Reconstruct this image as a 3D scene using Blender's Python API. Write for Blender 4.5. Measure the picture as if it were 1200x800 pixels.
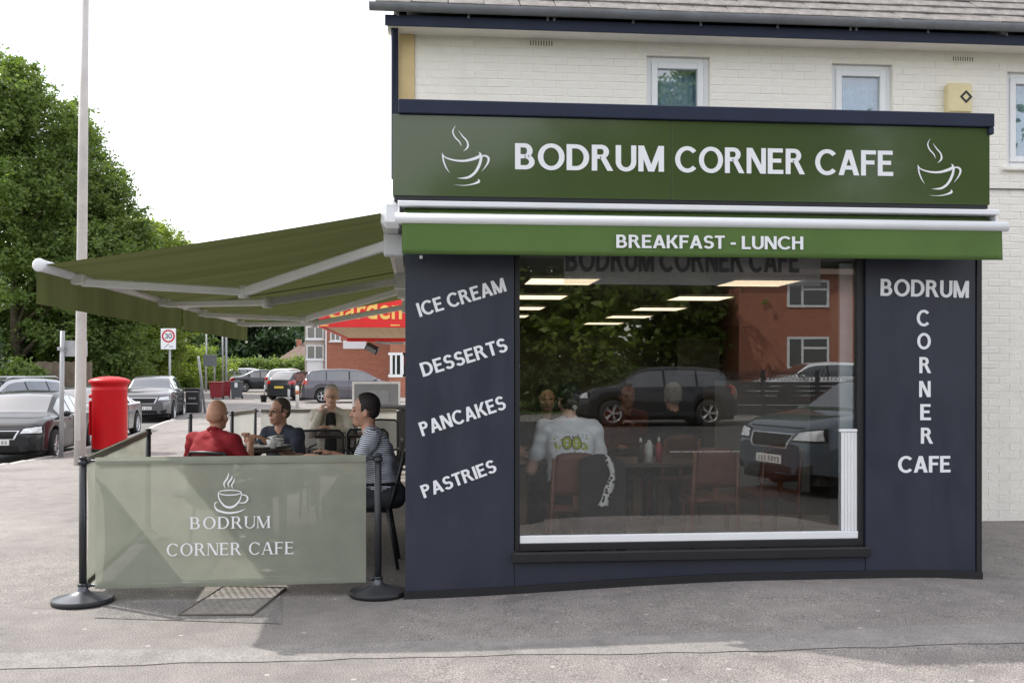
import bpy, bmesh, math, random
import numpy as np
from mathutils import Vector, Matrix, Euler

# ------------------------------------------------------------------ camera
scene = bpy.context.scene
for o in list(bpy.data.objects):
    bpy.data.objects.remove(o)
COL = scene.collection
CX, CY, CZ = 0.105, -7.039, 1.6
YAW = math.radians(5.26)
FPX, HX, HY = 1167.0, 600.0, 435.0            # focal length and horizon in photograph pixels
SN, CS = math.sin(YAW), math.cos(YAW)
cam = bpy.data.cameras.new('camera')
cam.sensor_width = 36.0
cam.lens = FPX / 1200.0 * 36.0
cam.shift_y = 0.0292
cam.clip_start, cam.clip_end = 0.05, 2000
cam_o = bpy.data.objects.new('camera', cam)
COL.objects.link(cam_o)
cam_o.location = (CX, CY, CZ)
cam_o.rotation_euler = (math.pi / 2, 0, -YAW)
scene.camera = cam_o

# ------------------------------------------------------------------ sky and sun
SUN_DIR = Vector((-0.78, 0.54, 1.0)).normalized()      # towards the sun
elev = math.asin(SUN_DIR.z)
azim = math.atan2(SUN_DIR.x, SUN_DIR.y)
world = bpy.data.worlds.new('World')
scene.world = world
world.use_nodes = True
wn = world.node_tree.nodes
sky = wn.new('ShaderNodeTexSky')
sky.sky_type = 'NISHITA'
sky.sun_disc = False
sky.sun_elevation = elev
sky.sun_rotation = azim
sky.air_density = 1.0
sky.dust_density = 1.5
sky.ozone_density = 1.0
bg = wn['Background']
bg.inputs['Strength'].default_value = 0.15
# thin bright summer cloud drawn over the blue
wl = world.node_tree.links
wtc = wn.new('ShaderNodeTexCoord')
cmap = wn.new('ShaderNodeMapping'); cmap.inputs['Scale'].default_value = (1.0, 1.0, 2.6)
cno = wn.new('ShaderNodeTexNoise'); cno.inputs['Scale'].default_value = 2.2; cno.inputs['Detail'].default_value = 7; cno.inputs['Roughness'].default_value = 0.6
crp = wn.new('ShaderNodeMapRange'); crp.inputs['From Min'].default_value = 0.35; crp.inputs['From Max'].default_value = 0.68
crp.inputs['To Min'].default_value = 0.38; crp.inputs['To Max'].default_value = 0.80
cmx = wn.new('ShaderNodeMixRGB'); cmx.inputs[2].default_value = (7.3, 7.0, 6.75, 1)
wl.new(wtc.outputs['Generated'], cmap.inputs['Vector']); wl.new(cmap.outputs[0], cno.inputs['Vector']); wl.new(cno.outputs['Fac'], crp.inputs['Value'])
wl.new(crp.outputs[0], cmx.inputs['Fac']); wl.new(sky.outputs['Color'], cmx.inputs[1]); wl.new(cmx.outputs[0], bg.inputs['Color'])
sun = bpy.data.lights.new('sun', 'SUN')
sun.energy = 2.2
sun.angle = math.radians(0.6)
sun.color = (1.0, 0.955, 0.88)
sun_o = bpy.data.objects.new('sun', sun)
COL.objects.link(sun_o)
sun_o.rotation_euler = SUN_DIR.to_track_quat('Z', 'Y').to_euler()
sun_o.location = (-20, 15, 30)
scene.view_settings.view_transform = 'Standard'
scene.view_settings.look = 'None'
scene.view_settings.exposure = 1.1
scene.view_settings.gamma = 1.0
scene.view_settings.use_curve_mapping = False
scene.render.engine = 'CYCLES'
scene.cycles.max_bounces = 10
scene.cycles.transparent_max_bounces = 16

RND = random.Random(7)

# ------------------------------------------------------------------ layout helpers (photo pixel -> place)
def at(px, py, Z):
    xc = (px - HX) / FPX * Z
    return Vector((CX + xc * CS + Z * SN, CY - xc * SN + Z * CS, CZ + (HY - py) / FPX * Z))
def on_y(px, py, Y):
    return at(px, py, (Y - CY) / (CS - SN * (px - HX) / FPX))
def smooth(a, b, t):
    t = min(1, max(0, (t - a) / (b - a)))
    return t * t * (3 - 2 * t)
def kerb_x(y):
    d = y - CY
    return -7.5 - 1.1 * smooth(25, 37, d) - 0.22 * max(0, d - 36)
def ground_z(x, y):
    d = y - CY
    pts = [(-200, 0.18), (-25, 0.18), (-14, 0.12), (-3, 0.0), (7, 0.0), (9.0, 0.07), (13, 0.07), (21, -0.14), (37, -0.10), (48, 0.08), (70, 0.30), (140, 0.6), (900, 3)]
    z = 0
    for (a, za), (b, zb) in zip(pts, pts[1:]):
        if a <= d <= b:
            z = za + (zb - za) * smooth(a, b, d)
    if d > 0:
        z += 0.085 * smooth(-0.2, 2.6, x) * (1 - 0.5 * smooth(3.7, 4.7, x)) * (1 - smooth(8.5, 11, d)) * smooth(2.5, 7, d)
    return z
def ground_at(px, py):
    z = 0.0
    for _ in range(12):
        p = at(px, py, (CZ - z) * FPX / (py - HY))
        z = ground_z(p.x, p.y)
    return Vector((p.x, p.y, z))

# ------------------------------------------------------------------ materials
MATS = {}
def pm(name, col, rough=0.6, metal=0.0, var=0.12, scale=6.0, bump=0.0, bscale=60.0, coat=0.0, spec=0.5, coord='Object', detail=4.0):
    if name in MATS:
        return MATS[name]
    m = bpy.data.materials.new(name)
    m.use_nodes = True
    nt = m.node_tree
    b = nt.nodes['Principled BSDF']
    b.inputs['Roughness'].default_value = rough
    b.inputs['Metallic'].default_value = metal
    b.inputs['Specular IOR Level'].default_value = spec
    if coat:
        b.inputs['Coat Weight'].default_value = coat
        b.inputs['Coat Roughness'].default_value = 0.04
    tc = nt.nodes.new('ShaderNodeTexCoord')
    src = tc.outputs[coord]
    if var > 0:
        n = nt.nodes.new('ShaderNodeTexNoise')
        n.inputs['Scale'].default_value = scale
        n.inputs['Detail'].default_value = detail
        n.inputs['Roughness'].default_value = 0.65
        nt.links.new(src, n.inputs['Vector'])
        r = nt.nodes.new('ShaderNodeValToRGB')
        r.color_ramp.elements[0].position = 0.3
        r.color_ramp.elements[1].position = 0.7
        r.color_ramp.elements[0].color = tuple(c * (1 - var) for c in col) + (1,)
        r.color_ramp.elements[1].color = tuple(min(1, c * (1 + var)) for c in col) + (1,)
        nt.links.new(n.outputs['Fac'], r.inputs['Fac'])
        nt.links.new(r.outputs['Color'], b.inputs['Base Color'])
    else:
        b.inputs['Base Color'].default_value = tuple(col) + (1,)
    if bump > 0:
        n2 = nt.nodes.new('ShaderNodeTexNoise')
        n2.inputs['Scale'].default_value = bscale
        n2.inputs['Detail'].default_value = 5
        nt.links.new(src, n2.inputs['Vector'])
        bp = nt.nodes.new('ShaderNodeBump')
        bp.inputs['Strength'].default_value = bump
        bp.inputs['Distance'].default_value = 0.02
        nt.links.new(n2.outputs['Fac'], bp.inputs['Height'])
        nt.links.new(bp.outputs['Normal'], b.inputs['Normal'])
    MATS[name] = m
    return m

def emit_mat(name, col, strength):
    m = pm(name, col, var=0)
    b = m.node_tree.nodes['Principled BSDF']
    b.inputs['Emission Color'].default_value = tuple(col) + (1,)
    b.inputs['Emission Strength'].default_value = strength
    return m

def glass_mat(name, refl=0.13, tint=(0.93, 0.96, 0.95), rough=0.0, grow=0.75):
    m = bpy.data.materials.new(name)
    m.use_nodes = True
    nt = m.node_tree
    nt.nodes.remove(nt.nodes['Principled BSDF'])
    out = nt.nodes['Material Output']
    tr = nt.nodes.new('ShaderNodeBsdfTransparent')
    tr.inputs['Color'].default_value = tuple(tint) + (1,)
    gl = nt.nodes.new('ShaderNodeBsdfGlossy')
    gl.inputs['Roughness'].default_value = rough
    lw = nt.nodes.new('ShaderNodeLayerWeight')
    lw.inputs['Blend'].default_value = 0.25
    mr = nt.nodes.new('ShaderNodeMapRange')
    mr.inputs['To Min'].default_value = refl
    mr.inputs['To Max'].default_value = grow
    nt.links.new(lw.outputs['Fresnel'], mr.inputs['Value'])
    mr.inputs['From Min'].default_value = 0.04
    mx = nt.nodes.new('ShaderNodeMixShader')
    nt.links.new(mr.outputs['Result'], mx.inputs['Fac'])
    nt.links.new(tr.outputs['BSDF'], mx.inputs[1])
    nt.links.new(gl.outputs['BSDF'], mx.inputs[2])
    nt.links.new(mx.outputs['Shader'], out.inputs['Surface'])
    MATS[name] = m
    return m

def fabric_mat(name, col, trans=0.3, see=0.0, rough=0.85, var=0.08, scale=3.0, weave=600.0, tcol=None, stretch=None):
    """woven cloth: diffuse + translucent, optionally see-through mesh"""
    m = bpy.data.materials.new(name)
    m.use_nodes = True
    nt = m.node_tree
    nt.nodes.remove(nt.nodes['Principled BSDF'])
    out = nt.nodes['Material Output']
    tc = nt.nodes.new('ShaderNodeTexCoord')
    n = nt.nodes.new('ShaderNodeTexNoise')
    n.inputs['Scale'].default_value = scale
    n.inputs['Detail'].default_value = 4
    if stretch:
        mpg = nt.nodes.new('ShaderNodeMapping'); mpg.inputs['Scale'].default_value = stretch
        nt.links.new(tc.outputs['Object'], mpg.inputs['Vector']); nt.links.new(mpg.outputs[0], n.inputs['Vector'])
    else:
        nt.links.new(tc.outputs['Object'], n.inputs['Vector'])
    r = nt.nodes.new('ShaderNodeValToRGB')
    r.color_ramp.elements[0].position = 0.3; r.color_ramp.elements[1].position = 0.7
    r.color_ramp.elements[0].color = tuple(c * (1 - var) for c in col) + (1,)
    r.color_ramp.elements[1].color = tuple(c * (1 + var) for c in col) + (1,)
    nt.links.new(n.outputs['Fac'], r.inputs['Fac'])
    d = nt.nodes.new('ShaderNodeBsdfDiffuse')
    t = nt.nodes.new('ShaderNodeBsdfTranslucent')
    nt.links.new(r.outputs['Color'], d.inputs['Color'])
    if tcol:
        mt_ = nt.nodes.new('ShaderNodeMixRGB'); mt_.inputs[1].default_value = tuple(c * (1 - var) for c in tcol) + (1,); mt_.inputs[2].default_value = tuple(c * (1 + var) for c in tcol) + (1,)
        nt.links.new(n.outputs['Fac'], mt_.inputs['Fac']); nt.links.new(mt_.outputs[0], t.inputs['Color'])
    else:
        nt.links.new(r.outputs['Color'], t.inputs['Color'])
    mx = nt.nodes.new('ShaderNodeMixShader')
    mx.inputs['Fac'].default_value = trans
    nt.links.new(d.outputs['BSDF'], mx.inputs[1])
    nt.links.new(t.outputs['BSDF'], mx.inputs[2])
    last = mx
    if see > 0:
        tr = nt.nodes.new('ShaderNodeBsdfTransparent')
        m2 = nt.nodes.new('ShaderNodeMixShader')
        m2.inputs['Fac'].default_value = see
        nt.links.new(mx.outputs['Shader'], m2.inputs[1])
        nt.links.new(tr.outputs['BSDF'], m2.inputs[2])
        last = m2
    nt.links.new(last.outputs['Shader'], out.inputs['Surface'])
    MATS[name] = m
    return m

# ------------------------------------------------------------------ object helpers
def tag(o, label=None, cat=None, group=None, kind=None):
    if label: o['label'] = label
    if cat: o['category'] = cat
    if group: o['group'] = group
    if kind: o['kind'] = kind
    return o
ORIG = {}
def thing(name, label, cat, loc=(0, 0, 0), rz=0.0, group=None):
    o = bpy.data.objects.new(name, None)
    o.empty_display_size = 0.1
    COL.objects.link(o)
    o.location = loc
    o.rotation_euler = (0, 0, rz)
    tag(o, label, cat, group)
    return o
def root_loc(p):
    v = Vector((0, 0, 0))
    while p is not None:
        v += p.location
        p = p.parent
    return v
def link_mesh(name, me, mat=None, parent=None, loc=None):
    if mat is not None:
        for mm in (mat if isinstance(mat, (list, tuple)) else [mat]):
            me.materials.append(mm)
    o = bpy.data.objects.new(name, me)
    COL.objects.link(o)
    if parent is not None:
        o.parent = parent
    if loc is not None:
        o.location = loc
    return o
def copy_tree(o, parent=None):
    c = o.copy()
    COL.objects.link(c)
    c.parent = parent
    for ch in list(o.children):
        copy_tree(ch, c)
    return c

class MB:
    """collects shapes and links them as one mesh object"""
    def __init__(s):
        s.v, s.f, s.sm, s.mi = [], [], [], []
        s.cur = 0
    def add(s, vs, fs, sm=False):
        b = len(s.v)
        s.v.extend([tuple(v) for v in vs])
        for f in fs:
            s.f.append([i + b for i in f])
            s.sm.append(sm)
            s.mi.append(s.cur)
        return s
    def box(s, x0, y0, z0, x1, y1, z1, c=0.0, M=None):
        x0, x1 = min(x0, x1), max(x0, x1); y0, y1 = min(y0, y1), max(y0, y1); z0, z1 = min(z0, z1), max(z0, z1)
        c = min(c, 0.45 * min(x1 - x0, y1 - y0, z1 - z0))
        if c <= 0:
            vs = [(x, y, z) for z in (z0, z1) for y in (y0, y1) for x in (x0, x1)]
            fs = [(0, 2, 3, 1), (4, 5, 7, 6), (0, 1, 5, 4), (2, 6, 7, 3), (0, 4, 6, 2), (1, 3, 7, 5)]
        else:
            bm = bmesh.new()
            bmesh.ops.create_cube(bm, size=1)
            for v in bm.verts:
                v.co = Vector((x0 if v.co.x < 0 else x1, y0 if v.co.y < 0 else y1, z0 if v.co.z < 0 else z1))
            bmesh.ops.bevel(bm, geom=bm.edges[:], offset=c, segments=1, affect='EDGES')
            bm.verts.index_update()
            vs = [v.co.copy() for v in bm.verts]
            fs = [[v.index for v in f.verts] for f in bm.faces]
            bm.free()
        if M is not None:
            vs = [M @ Vector(v) for v in vs]
        return s.add(vs, fs)
    def tube(s, pts, r, n=10, cap=True, sm=True):
        pts = [Vector(p) for p in pts]
        rs = r if isinstance(r, (list, tuple)) else [r] * len(pts)
        vs, fs = [], []
        prev = None
        for i, p in enumerate(pts):
            d = (pts[min(i + 1, len(pts) - 1)] - pts[max(i - 1, 0)]).normalized()
            if prev is None:
                a = Vector((0, 0, 1)) if abs(d.z) < 0.9 else Vector((1, 0, 0))
                u = d.cross(a).normalized()
            else:
                u = (prev - d * prev.dot(d)).normalized()
            prev = u
            w = d.cross(u)
            for k in range(n):
                t = 2 * math.pi * k / n
                vs.append(p + (u * math.cos(t) + w * math.sin(t)) * rs[i])
        for i in range(len(pts) - 1):
            for k in range(n):
                fs.append((i * n + k, i * n + (k + 1) % n, (i + 1) * n + (k + 1) % n, (i + 1) * n + k))
        s.add(vs, fs, sm)
        if cap:
            s.add(vs[:n], [list(range(n))[::-1]])
            s.add(vs[-n:], [list(range(n))])
        return s
    def lathe(s, prof, c=(0, 0, 0), n=24, axis='z', sm=True):
        """prof: list of (r, h)"""
        vs, fs = [], []
        for r, h in prof:
            for k in range(n):
                t = 2 * math.pi * k / n
                a, b = r * math.cos(t), r * math.sin(t)
                if axis == 'z': v = (a, b, h)
                elif axis == 'y': v = (a, h, -b)
                else: v = (h, a, b)
                vs.append((v[0] + c[0], v[1] + c[1], v[2] + c[2]))
        for i in range(len(prof) - 1):
            for k in range(n):
                fs.append((i * n + k, i * n + (k + 1) % n, (i + 1) * n + (k + 1) % n, (i + 1) * n + k))
        s.add(vs, fs, sm)
        return s
    def ell(s, c, r, n=14, m=9, M=None):
        vs, fs = [], []
        for i in range(m + 1):
            ph = math.pi * i / m
            for k in range(n):
                t = 2 * math.pi * k / n
                v = Vector((r[0] * math.sin(ph) * math.cos(t), r[1] * math.sin(ph) * math.sin(t), r[2] * math.cos(ph)))
                if M is not None: v = M @ v
                vs.append(v + Vector(c))
        for i in range(m):
            for k in range(n):
                fs.append((i * n + k, (i + 1) * n + k, (i + 1) * n + (k + 1) % n, i * n + (k + 1) % n))
        return s.add(vs, fs, True)
    def prism(s, poly, d, M=None):
        """poly: closed 2-D outline (x,z); extruded along +y by d"""
        n = len(poly)
        vs = [Vector((x, 0, z)) for x, z in poly] + [Vector((x, d, z)) for x, z in poly]
        fs = [list(range(n)), list(range(2 * n - 1, n - 1, -1))] + [(i, i + n, (i + 1) % n + n, (i + 1) % n) for i in range(n)]
        if M is not None: vs = [M @ v for v in vs]
        return s.add(vs, fs)
    def quad(s, *p):
        return s.add(p, [list(range(len(p)))])
    def build(s, name, mat=None, parent=None, local=False, recalc=True):
        me = bpy.data.meshes.new(name)
        L = Vector((0, 0, 0)) if (local or parent is None) else root_loc(parent)
        me.from_pydata([(v[0] - L.x, v[1] - L.y, v[2] - L.z) for v in s.v], [], s.f)
        me.polygons.foreach_set('use_smooth', s.sm)
        if any(s.mi): me.polygons.foreach_set('material_index', s.mi)
        if recalc:
            bm = bmesh.new(); bm.from_mesh(me)
            bmesh.ops.remove_doubles(bm, verts=bm.verts[:], dist=1e-6)
            bmesh.ops.recalc_face_normals(bm, faces=bm.faces[:])
            bm.to_mesh(me); bm.free()
        me.update()
        return link_mesh(name, me, mat, parent)
def B(name, mat, parent, *boxes, c=0.0, local=False):
    mb = MB()
    for b in boxes:
        mb.box(*b, c=c)
    return mb.build(name, mat, parent, local)

# ------------------------------------------------------------------ lettering (drawn glyphs: bold sans and serif capitals)
def g_rect(x0, y0, x1, y1): return [[(x0, y0), (x1, y0), (x1, y1), (x0, y1)]]
def g_band(cx, cy, rx, ry, a0, a1, tx, ty, n=20):
    out = []
    for i in range(n):
        p = math.radians(a0 + (a1 - a0) * i / n); q = math.radians(a0 + (a1 - a0) * (i + 1) / n)
        out.append([(cx + rx * math.cos(p), cy + ry * math.sin(p)), (cx + rx * math.cos(q), cy + ry * math.sin(q)),
                    (cx + (rx - tx) * math.cos(q), cy + (ry - ty) * math.sin(q)), (cx + (rx - tx) * math.cos(p), cy + (ry - ty) * math.sin(p))])
    return out
def g_diag(x0, y0, x1, y1, w): return [[(x0, y0), (x0 + w, y0), (x1 + w, y1), (x1, y1)]]
def glyph(ch, w, h, serif):
    wt = 0.055 if serif else w * 0.95
    R = []
    def stem(x, ww=None, top=True, bot=True, y0=0, y1=1):
        ww = ww or w
        r = g_rect(x, y0, x + ww, y1)
        if serif:
            e = 0.085
            if bot: r += g_rect(x - e, 0, x + ww + e, 0.042)
            if top: r += g_rect(x - e, 1 - 0.042, x + ww + e, 1)
        return r
    def hbar(x0, x1, y): return g_rect(x0, y, x1, y + h)
    if ch == ' ': return [], 0.20
    if ch == '-': return g_rect(0.03, 0.33, 0.37, 0.33 + max(h, 0.14)), 0.40
    if ch in 'BPR':
        R = stem(0); rx = 0.27; cx = 0.33
        ub = 0.46 if ch != 'B' else 0.50 - h / 2
        ry = (1 - ub) / 2; cy = 1 - ry
        R += hbar(w * 0.5, cx, 1 - h) + hbar(w * 0.5, cx, ub) + g_band(cx, cy, rx, ry, -90, 90, w, h)
        if ch == 'B':
            ry2 = (0.5 + h / 2) / 2
            R += hbar(w * 0.5, cx + .03, 0) + hbar(w * 0.5, cx + .03, 2 * ry2 - h) + g_band(cx + 0.02, ry2, rx + 0.05, ry2, -90, 90, w, h)
            return R, 0.71
        if ch == 'R':
            R += g_diag(0.54 if not serif else 0.60, 0, 0.27, ub + h * 0.5, w * 1.08)
            if serif: R += g_rect(0.60, 0, 0.80, 0.042)
            return R, 0.76
        return R, 0.63
    if ch == 'O' or ch == 'Q': return g_band(0.46, 0.5, 0.46, 0.515, 0, 360, w, h, 36), 0.92
    if ch == '0': return g_band(0.32, 0.5, 0.32, 0.5, 0, 360, w, h, 30), 0.64
    if ch == 'C':
        R = g_band(0.46, 0.5, 0.46, 0.515, 42, 318, w, h, 30)
        if serif: R += g_rect(0.77, 0.70, 0.81, 0.97)
        return R, 0.83
    if ch == 'D': return stem(0) + hbar(w * 0.5, 0.32, 1 - h) + hbar(w * 0.5, 0.32, 0) + g_band(0.32, 0.5, 0.46, 0.5, -90, 90, w, h, 24), 0.80
    if ch in 'EF':
        R = stem(0) + hbar(w * 0.5, 0.58, 1 - h) + hbar(w * 0.5, 0.52, 0.52 - h / 2)
        if ch == 'E': R += hbar(w * 0.5, 0.60, 0)
        if serif:
            R += g_rect(0.545, 0.82, 0.58, 1) + g_rect(0.49, 0.42, 0.52, 0.62)
            if ch == 'E': R += g_rect(0.565, 0, 0.60, 0.2)
        return R, 0.62 if ch == 'E' else 0.58
    if ch == 'H': return stem(0) + stem(0.70 - w) + hbar(w * 0.5, 0.70 - w * 0.5, 0.46), 0.70
    if ch == 'I': return stem(0), w
    if ch == 'L': return stem(0) + hbar(w * 0.5, 0.55, 0), 0.57
    if ch == 'T': return g_rect(0.29 - w / 2 + 0.02, 0, 0.31 + w / 2, 1) + hbar(0, 0.62, 1 - h), 0.62
    if ch == 'K': return stem(0) + g_diag(0.52, 0, 0.20, 0.55, w * 1.15) + g_diag(0.13, 0.42, 0.50, 1, w * 1.15), 0.74
    if ch == 'U':
        x1 = 0.72
        R = g_rect(0, 0.36, w, 1) + g_rect(x1 - wt, 0.36, x1, 1) + g_band(x1 / 2, 0.36, x1 / 2, 0.375, 180, 360, (w + wt) / 2, h)
        if serif: R += g_rect(-0.085, 0.958, w + 0.085, 1) + g_rect(x1 - wt - 0.08, 0.958, x1 + 0.08, 1)
        return R, x1
    if ch == 'N':
        x1 = 0.74
        return stem(0, wt) + stem(x1 - wt, wt, bot=False) + g_diag(x1 - w * 1.15, 0, 0, 1, w * 1.15), x1
    if ch == 'M':
        x1 = 0.90
        return stem(0, wt) + stem(x1 - w, w) + g_diag(x1 / 2 - w * 0.55, 0, 0, 1, w * 1.05) + g_diag(x1 / 2 - w * 0.5, 0, x1 - (wt if serif else w * 1.05), 1, wt if serif else w * 1.05), x1
    if ch == 'A':
        x1 = 0.80
        R = g_diag(0, 0, 0.40 - w * 0.55, 1, wt * 1.1) + g_diag(x1 - w * 1.1, 0, 0.40 - w * 0.55, 1, w * 1.1) + hbar(0.17, 0.62, 0.22 if not serif else 0.32)
        if serif: R += g_rect(-0.08, 0, 0.16, 0.042) + g_rect(x1 - w - 0.12, 0, x1 + 0.08, 0.042)
        return R, x1
    if ch == 'S': return g_band(0.33, 0.71, 0.31, 0.30, 22, 270, w, h) + g_band(0.33, 0.29, 0.33, 0.30, 90, -158, w, h), 0.66
    if ch == '3': return g_band(0.28, 0.72, 0.28, 0.28, 160, -90, w, h) + g_band(0.28, 0.29, 0.32, 0.29, 90, -160, w, h), 0.60
    return g_rect(0, 0, 0.5, 1), 0.5
def lettering(name, text, p0, p1, height, mat, parent, normal=(0, -1, 0), w=0.2, h=0.165, serif=False, gap=0.06, tilt=0.0, depth=0.004, up=None):
    """text from baseline point p0 to baseline point p1 (fits the width) standing proud by depth"""
    p0, p1 = Vector(p0), Vector(p1)
    ux = (p1 - p0).normalized()
    nrm = Vector(normal).normalized()
    uz = Vector(up) if up else -ux.cross(nrm)
    x = 0; polys = []
    for ch in text:
        ps, adv = glyph(ch, w, h, serif)
        if ps: polys.append([[(a + x, b) for a, b in q] for q in ps])
        x += adv + gap
    x -= gap
    sx = (p1 - p0).length / x
    for ps in polys:
        mb = MB()
        for i, q in enumerate(ps):
            off = depth + 0.00012 * (i % 7)
            mb.quad(*[p0 + ux * (a * sx) + uz * (b * height) + nrm * off for a, b in q])
        mb.build(name, mat, parent, recalc=False)
def strokes(name, paths, org, ux, uz, sc, mat, parent, normal=(0, -1, 0), depth=0.004):
    """tapered brush strokes: paths of (x, y, halfwidth)"""
    org, ux, uz, nrm = Vector(org), Vector(ux), Vector(uz), Vector(normal)
    for k, path in enumerate(paths):
        mb = MB()
        P = catmull(path, 8)
        L, Rr = [], []
        for i in range(len(P)):
            a = P[max(0, i - 1)]; b = P[min(len(P) - 1, i + 1)]
            dx, dy = b[0] - a[0], b[1] - a[1]
            l = math.hypot(dx, dy) or 1
            nx, ny = -dy / l, dx / l
            hw = max(P[i][2], 0.001)
            for lst, sg in ((L, 1), (Rr, -1)):
                lst.append(org + ux * ((P[i][0] + sg * nx * hw) * sc) + uz * ((P[i][1] + sg * ny * hw) * sc) + nrm * (depth + 0.0003 * k))
        for i in range(len(P) - 1):
            mb.quad(L[i], L[i + 1], Rr[i + 1], Rr[i])
        mb.build(name, mat, parent, recalc=False)
def catmull(P, n):
    out = []
    for i in range(len(P) - 1):
        p0 = P[max(0, i - 1)]; p1 = P[i]; p2 = P[i + 1]; p3 = P[min(len(P) - 1, i + 2)]
        for k in range(n):
            t = k / n
            out.append(tuple(0.5 * ((2 * b) + (-a + c) * t + (2 * a - 5 * b + 4 * c - d) * t * t + (-a + 3 * b - 3 * c + d) * t ** 3) for a, b, c, d in zip(p0, p1, p2, p3)))
    out.append(tuple(P[-1]))
    return out

# ================================================================== THE SETTING
def asphalt(name, col, var=0.22, speck=0.6, gum=True, rough=0.9):
    m = bpy.data.materials.new(name)
    m.use_nodes = True
    nt = m.node_tree; N = nt.nodes; Lk = nt.links.new
    b = N['Principled BSDF']
    b.inputs['Roughness'].default_value = rough
    tc = N.new('ShaderNodeTexCoord')
    def noise(sc, det=4, ro=0.6):
        n = N.new('ShaderNodeTexNoise'); n.inputs['Scale'].default_value = sc
        n.inputs['Detail'].default_value = det; n.inputs['Roughness'].default_value = ro
        Lk(tc.outputs['Object'], n.inputs['Vector']); return n
    def ramp(src, a, b_, ca, cb):
        r = N.new('ShaderNodeValToRGB'); e = r.color_ramp.elements
        e[0].position, e[1].position = a, b_
        e[0].color = (*ca, 1); e[1].color = (*cb, 1)
        Lk(src, r.inputs['Fac']); return r
    def mul(c1, c2, fac=1.0, mode='MULTIPLY'):
        x = N.new('ShaderNodeMixRGB'); x.blend_type = mode; x.inputs['Fac'].default_value = fac
        Lk(c1, x.inputs[1]); Lk(c2, x.inputs[2]); return x
    big = ramp(noise(0.55, 5).outputs['Fac'], 0.32, 0.7, [c * (1 - var) for c in col], [c * (1 + var) for c in col])
    mid = ramp(noise(5.0, 4, 0.7).outputs['Fac'], 0.3, 0.75, (0.80, 0.80, 0.80), (1.13, 1.12, 1.10))
    fine = ramp(noise(130.0, 2, 0.6).outputs['Fac'], 0.36, 0.66, (1 - speck,) * 3, (1 + speck,) * 3)
    c = mul(mul(big.outputs[0], mid.outputs[0]).outputs[0], fine.outputs[0])
    last = c.outputs[0]
    if gum:
        v = N.new('ShaderNodeTexVoronoi'); v.voronoi_dimensions = '2D'; v.inputs['Scale'].default_value = 1.25
        wv = N.new('ShaderNodeMapping'); wv.inputs['Rotation'].default_value = (0, 0, 0.7)
        Lk(tc.outputs['Object'], wv.inputs['Vector']); Lk(wv.outputs[0], v.inputs['Vector'])
        g = ramp(v.outputs['Distance'], 0.014, 0.021, (1, 1, 1), (0, 0, 0))
        x = N.new('ShaderNodeMixRGB'); x.inputs[2].default_value = (0.52, 0.50, 0.47, 1)
        f = N.new('ShaderNodeMath'); f.operation = 'MULTIPLY'; f.inputs[1].default_value = 0.6
        Lk(g.outputs[0], f.inputs[0]); Lk(f.outputs[0], x.inputs['Fac']); Lk(last, x.inputs[1])
        last = x.outputs[0]
        # stains and hairline cracks
        st = ramp(noise(1.9, 3, 0.5).outputs['Fac'], 0.60, 0.70, (1, 1, 1), (0.80, 0.80, 0.81))
        last = mul(last, st.outputs[0]).outputs[0]
        wp = N.new('ShaderNodeVectorMath'); wp.operation = 'MULTIPLY_ADD'
        nz = noise(1.2, 4); wp.inputs[1].default_value = (0.7, 0.7, 0.7)
        Lk(nz.outputs['Color'], wp.inputs[0]); Lk(tc.outputs['Object'], wp.inputs[2])
        cv = N.new('ShaderNodeTexVoronoi'); cv.voronoi_dimensions = '2D'; cv.feature = 'DISTANCE_TO_EDGE'; cv.inputs['Scale'].default_value = 0.21
        Lk(wp.outputs[0], cv.inputs['Vector'])
        ck = ramp(cv.outputs['Distance'], 0.0005, 0.0014, (0.84, 0.83, 0.83), (1, 1, 1))
        last = mul(last, ck.outputs[0]).outputs[0]
    Lk(last, b.inputs['Base Color'])
    bp = N.new('ShaderNodeBump'); bp.inputs['Strength'].default_value = 0.35; bp.inputs['Distance'].default_value = 0.006
    Lk(noise(160, 2).outputs['Fac'], bp.inputs['Height']); Lk(bp.outputs['Normal'], b.inputs['Normal'])
    MATS[name] = m
    return m

M_PAVE = asphalt('pavement_asphalt', (0.232, 0.213, 0.202))
M_PATCH = asphalt('asphalt_patch', (0.252, 0.238, 0.228), var=0.08, speck=.35)
M_PATCH2 = asphalt('asphalt_repair', (0.19, 0.178, 0.172), var=0.08, speck=0.6)
M_ROAD = asphalt('road_asphalt', (0.16, 0.155, 0.15), gum=False)
M_GRASS = pm('grass_blades', (0.10, 0.17, 0.03), rough=0.9, var=0.35, scale=2.5, bump=0.6, bscale=40)
M_KERB = pm('kerb_concrete', (0.42, 0.40, 0.37), rough=0.9, var=0.15, scale=4, bump=0.2)

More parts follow.
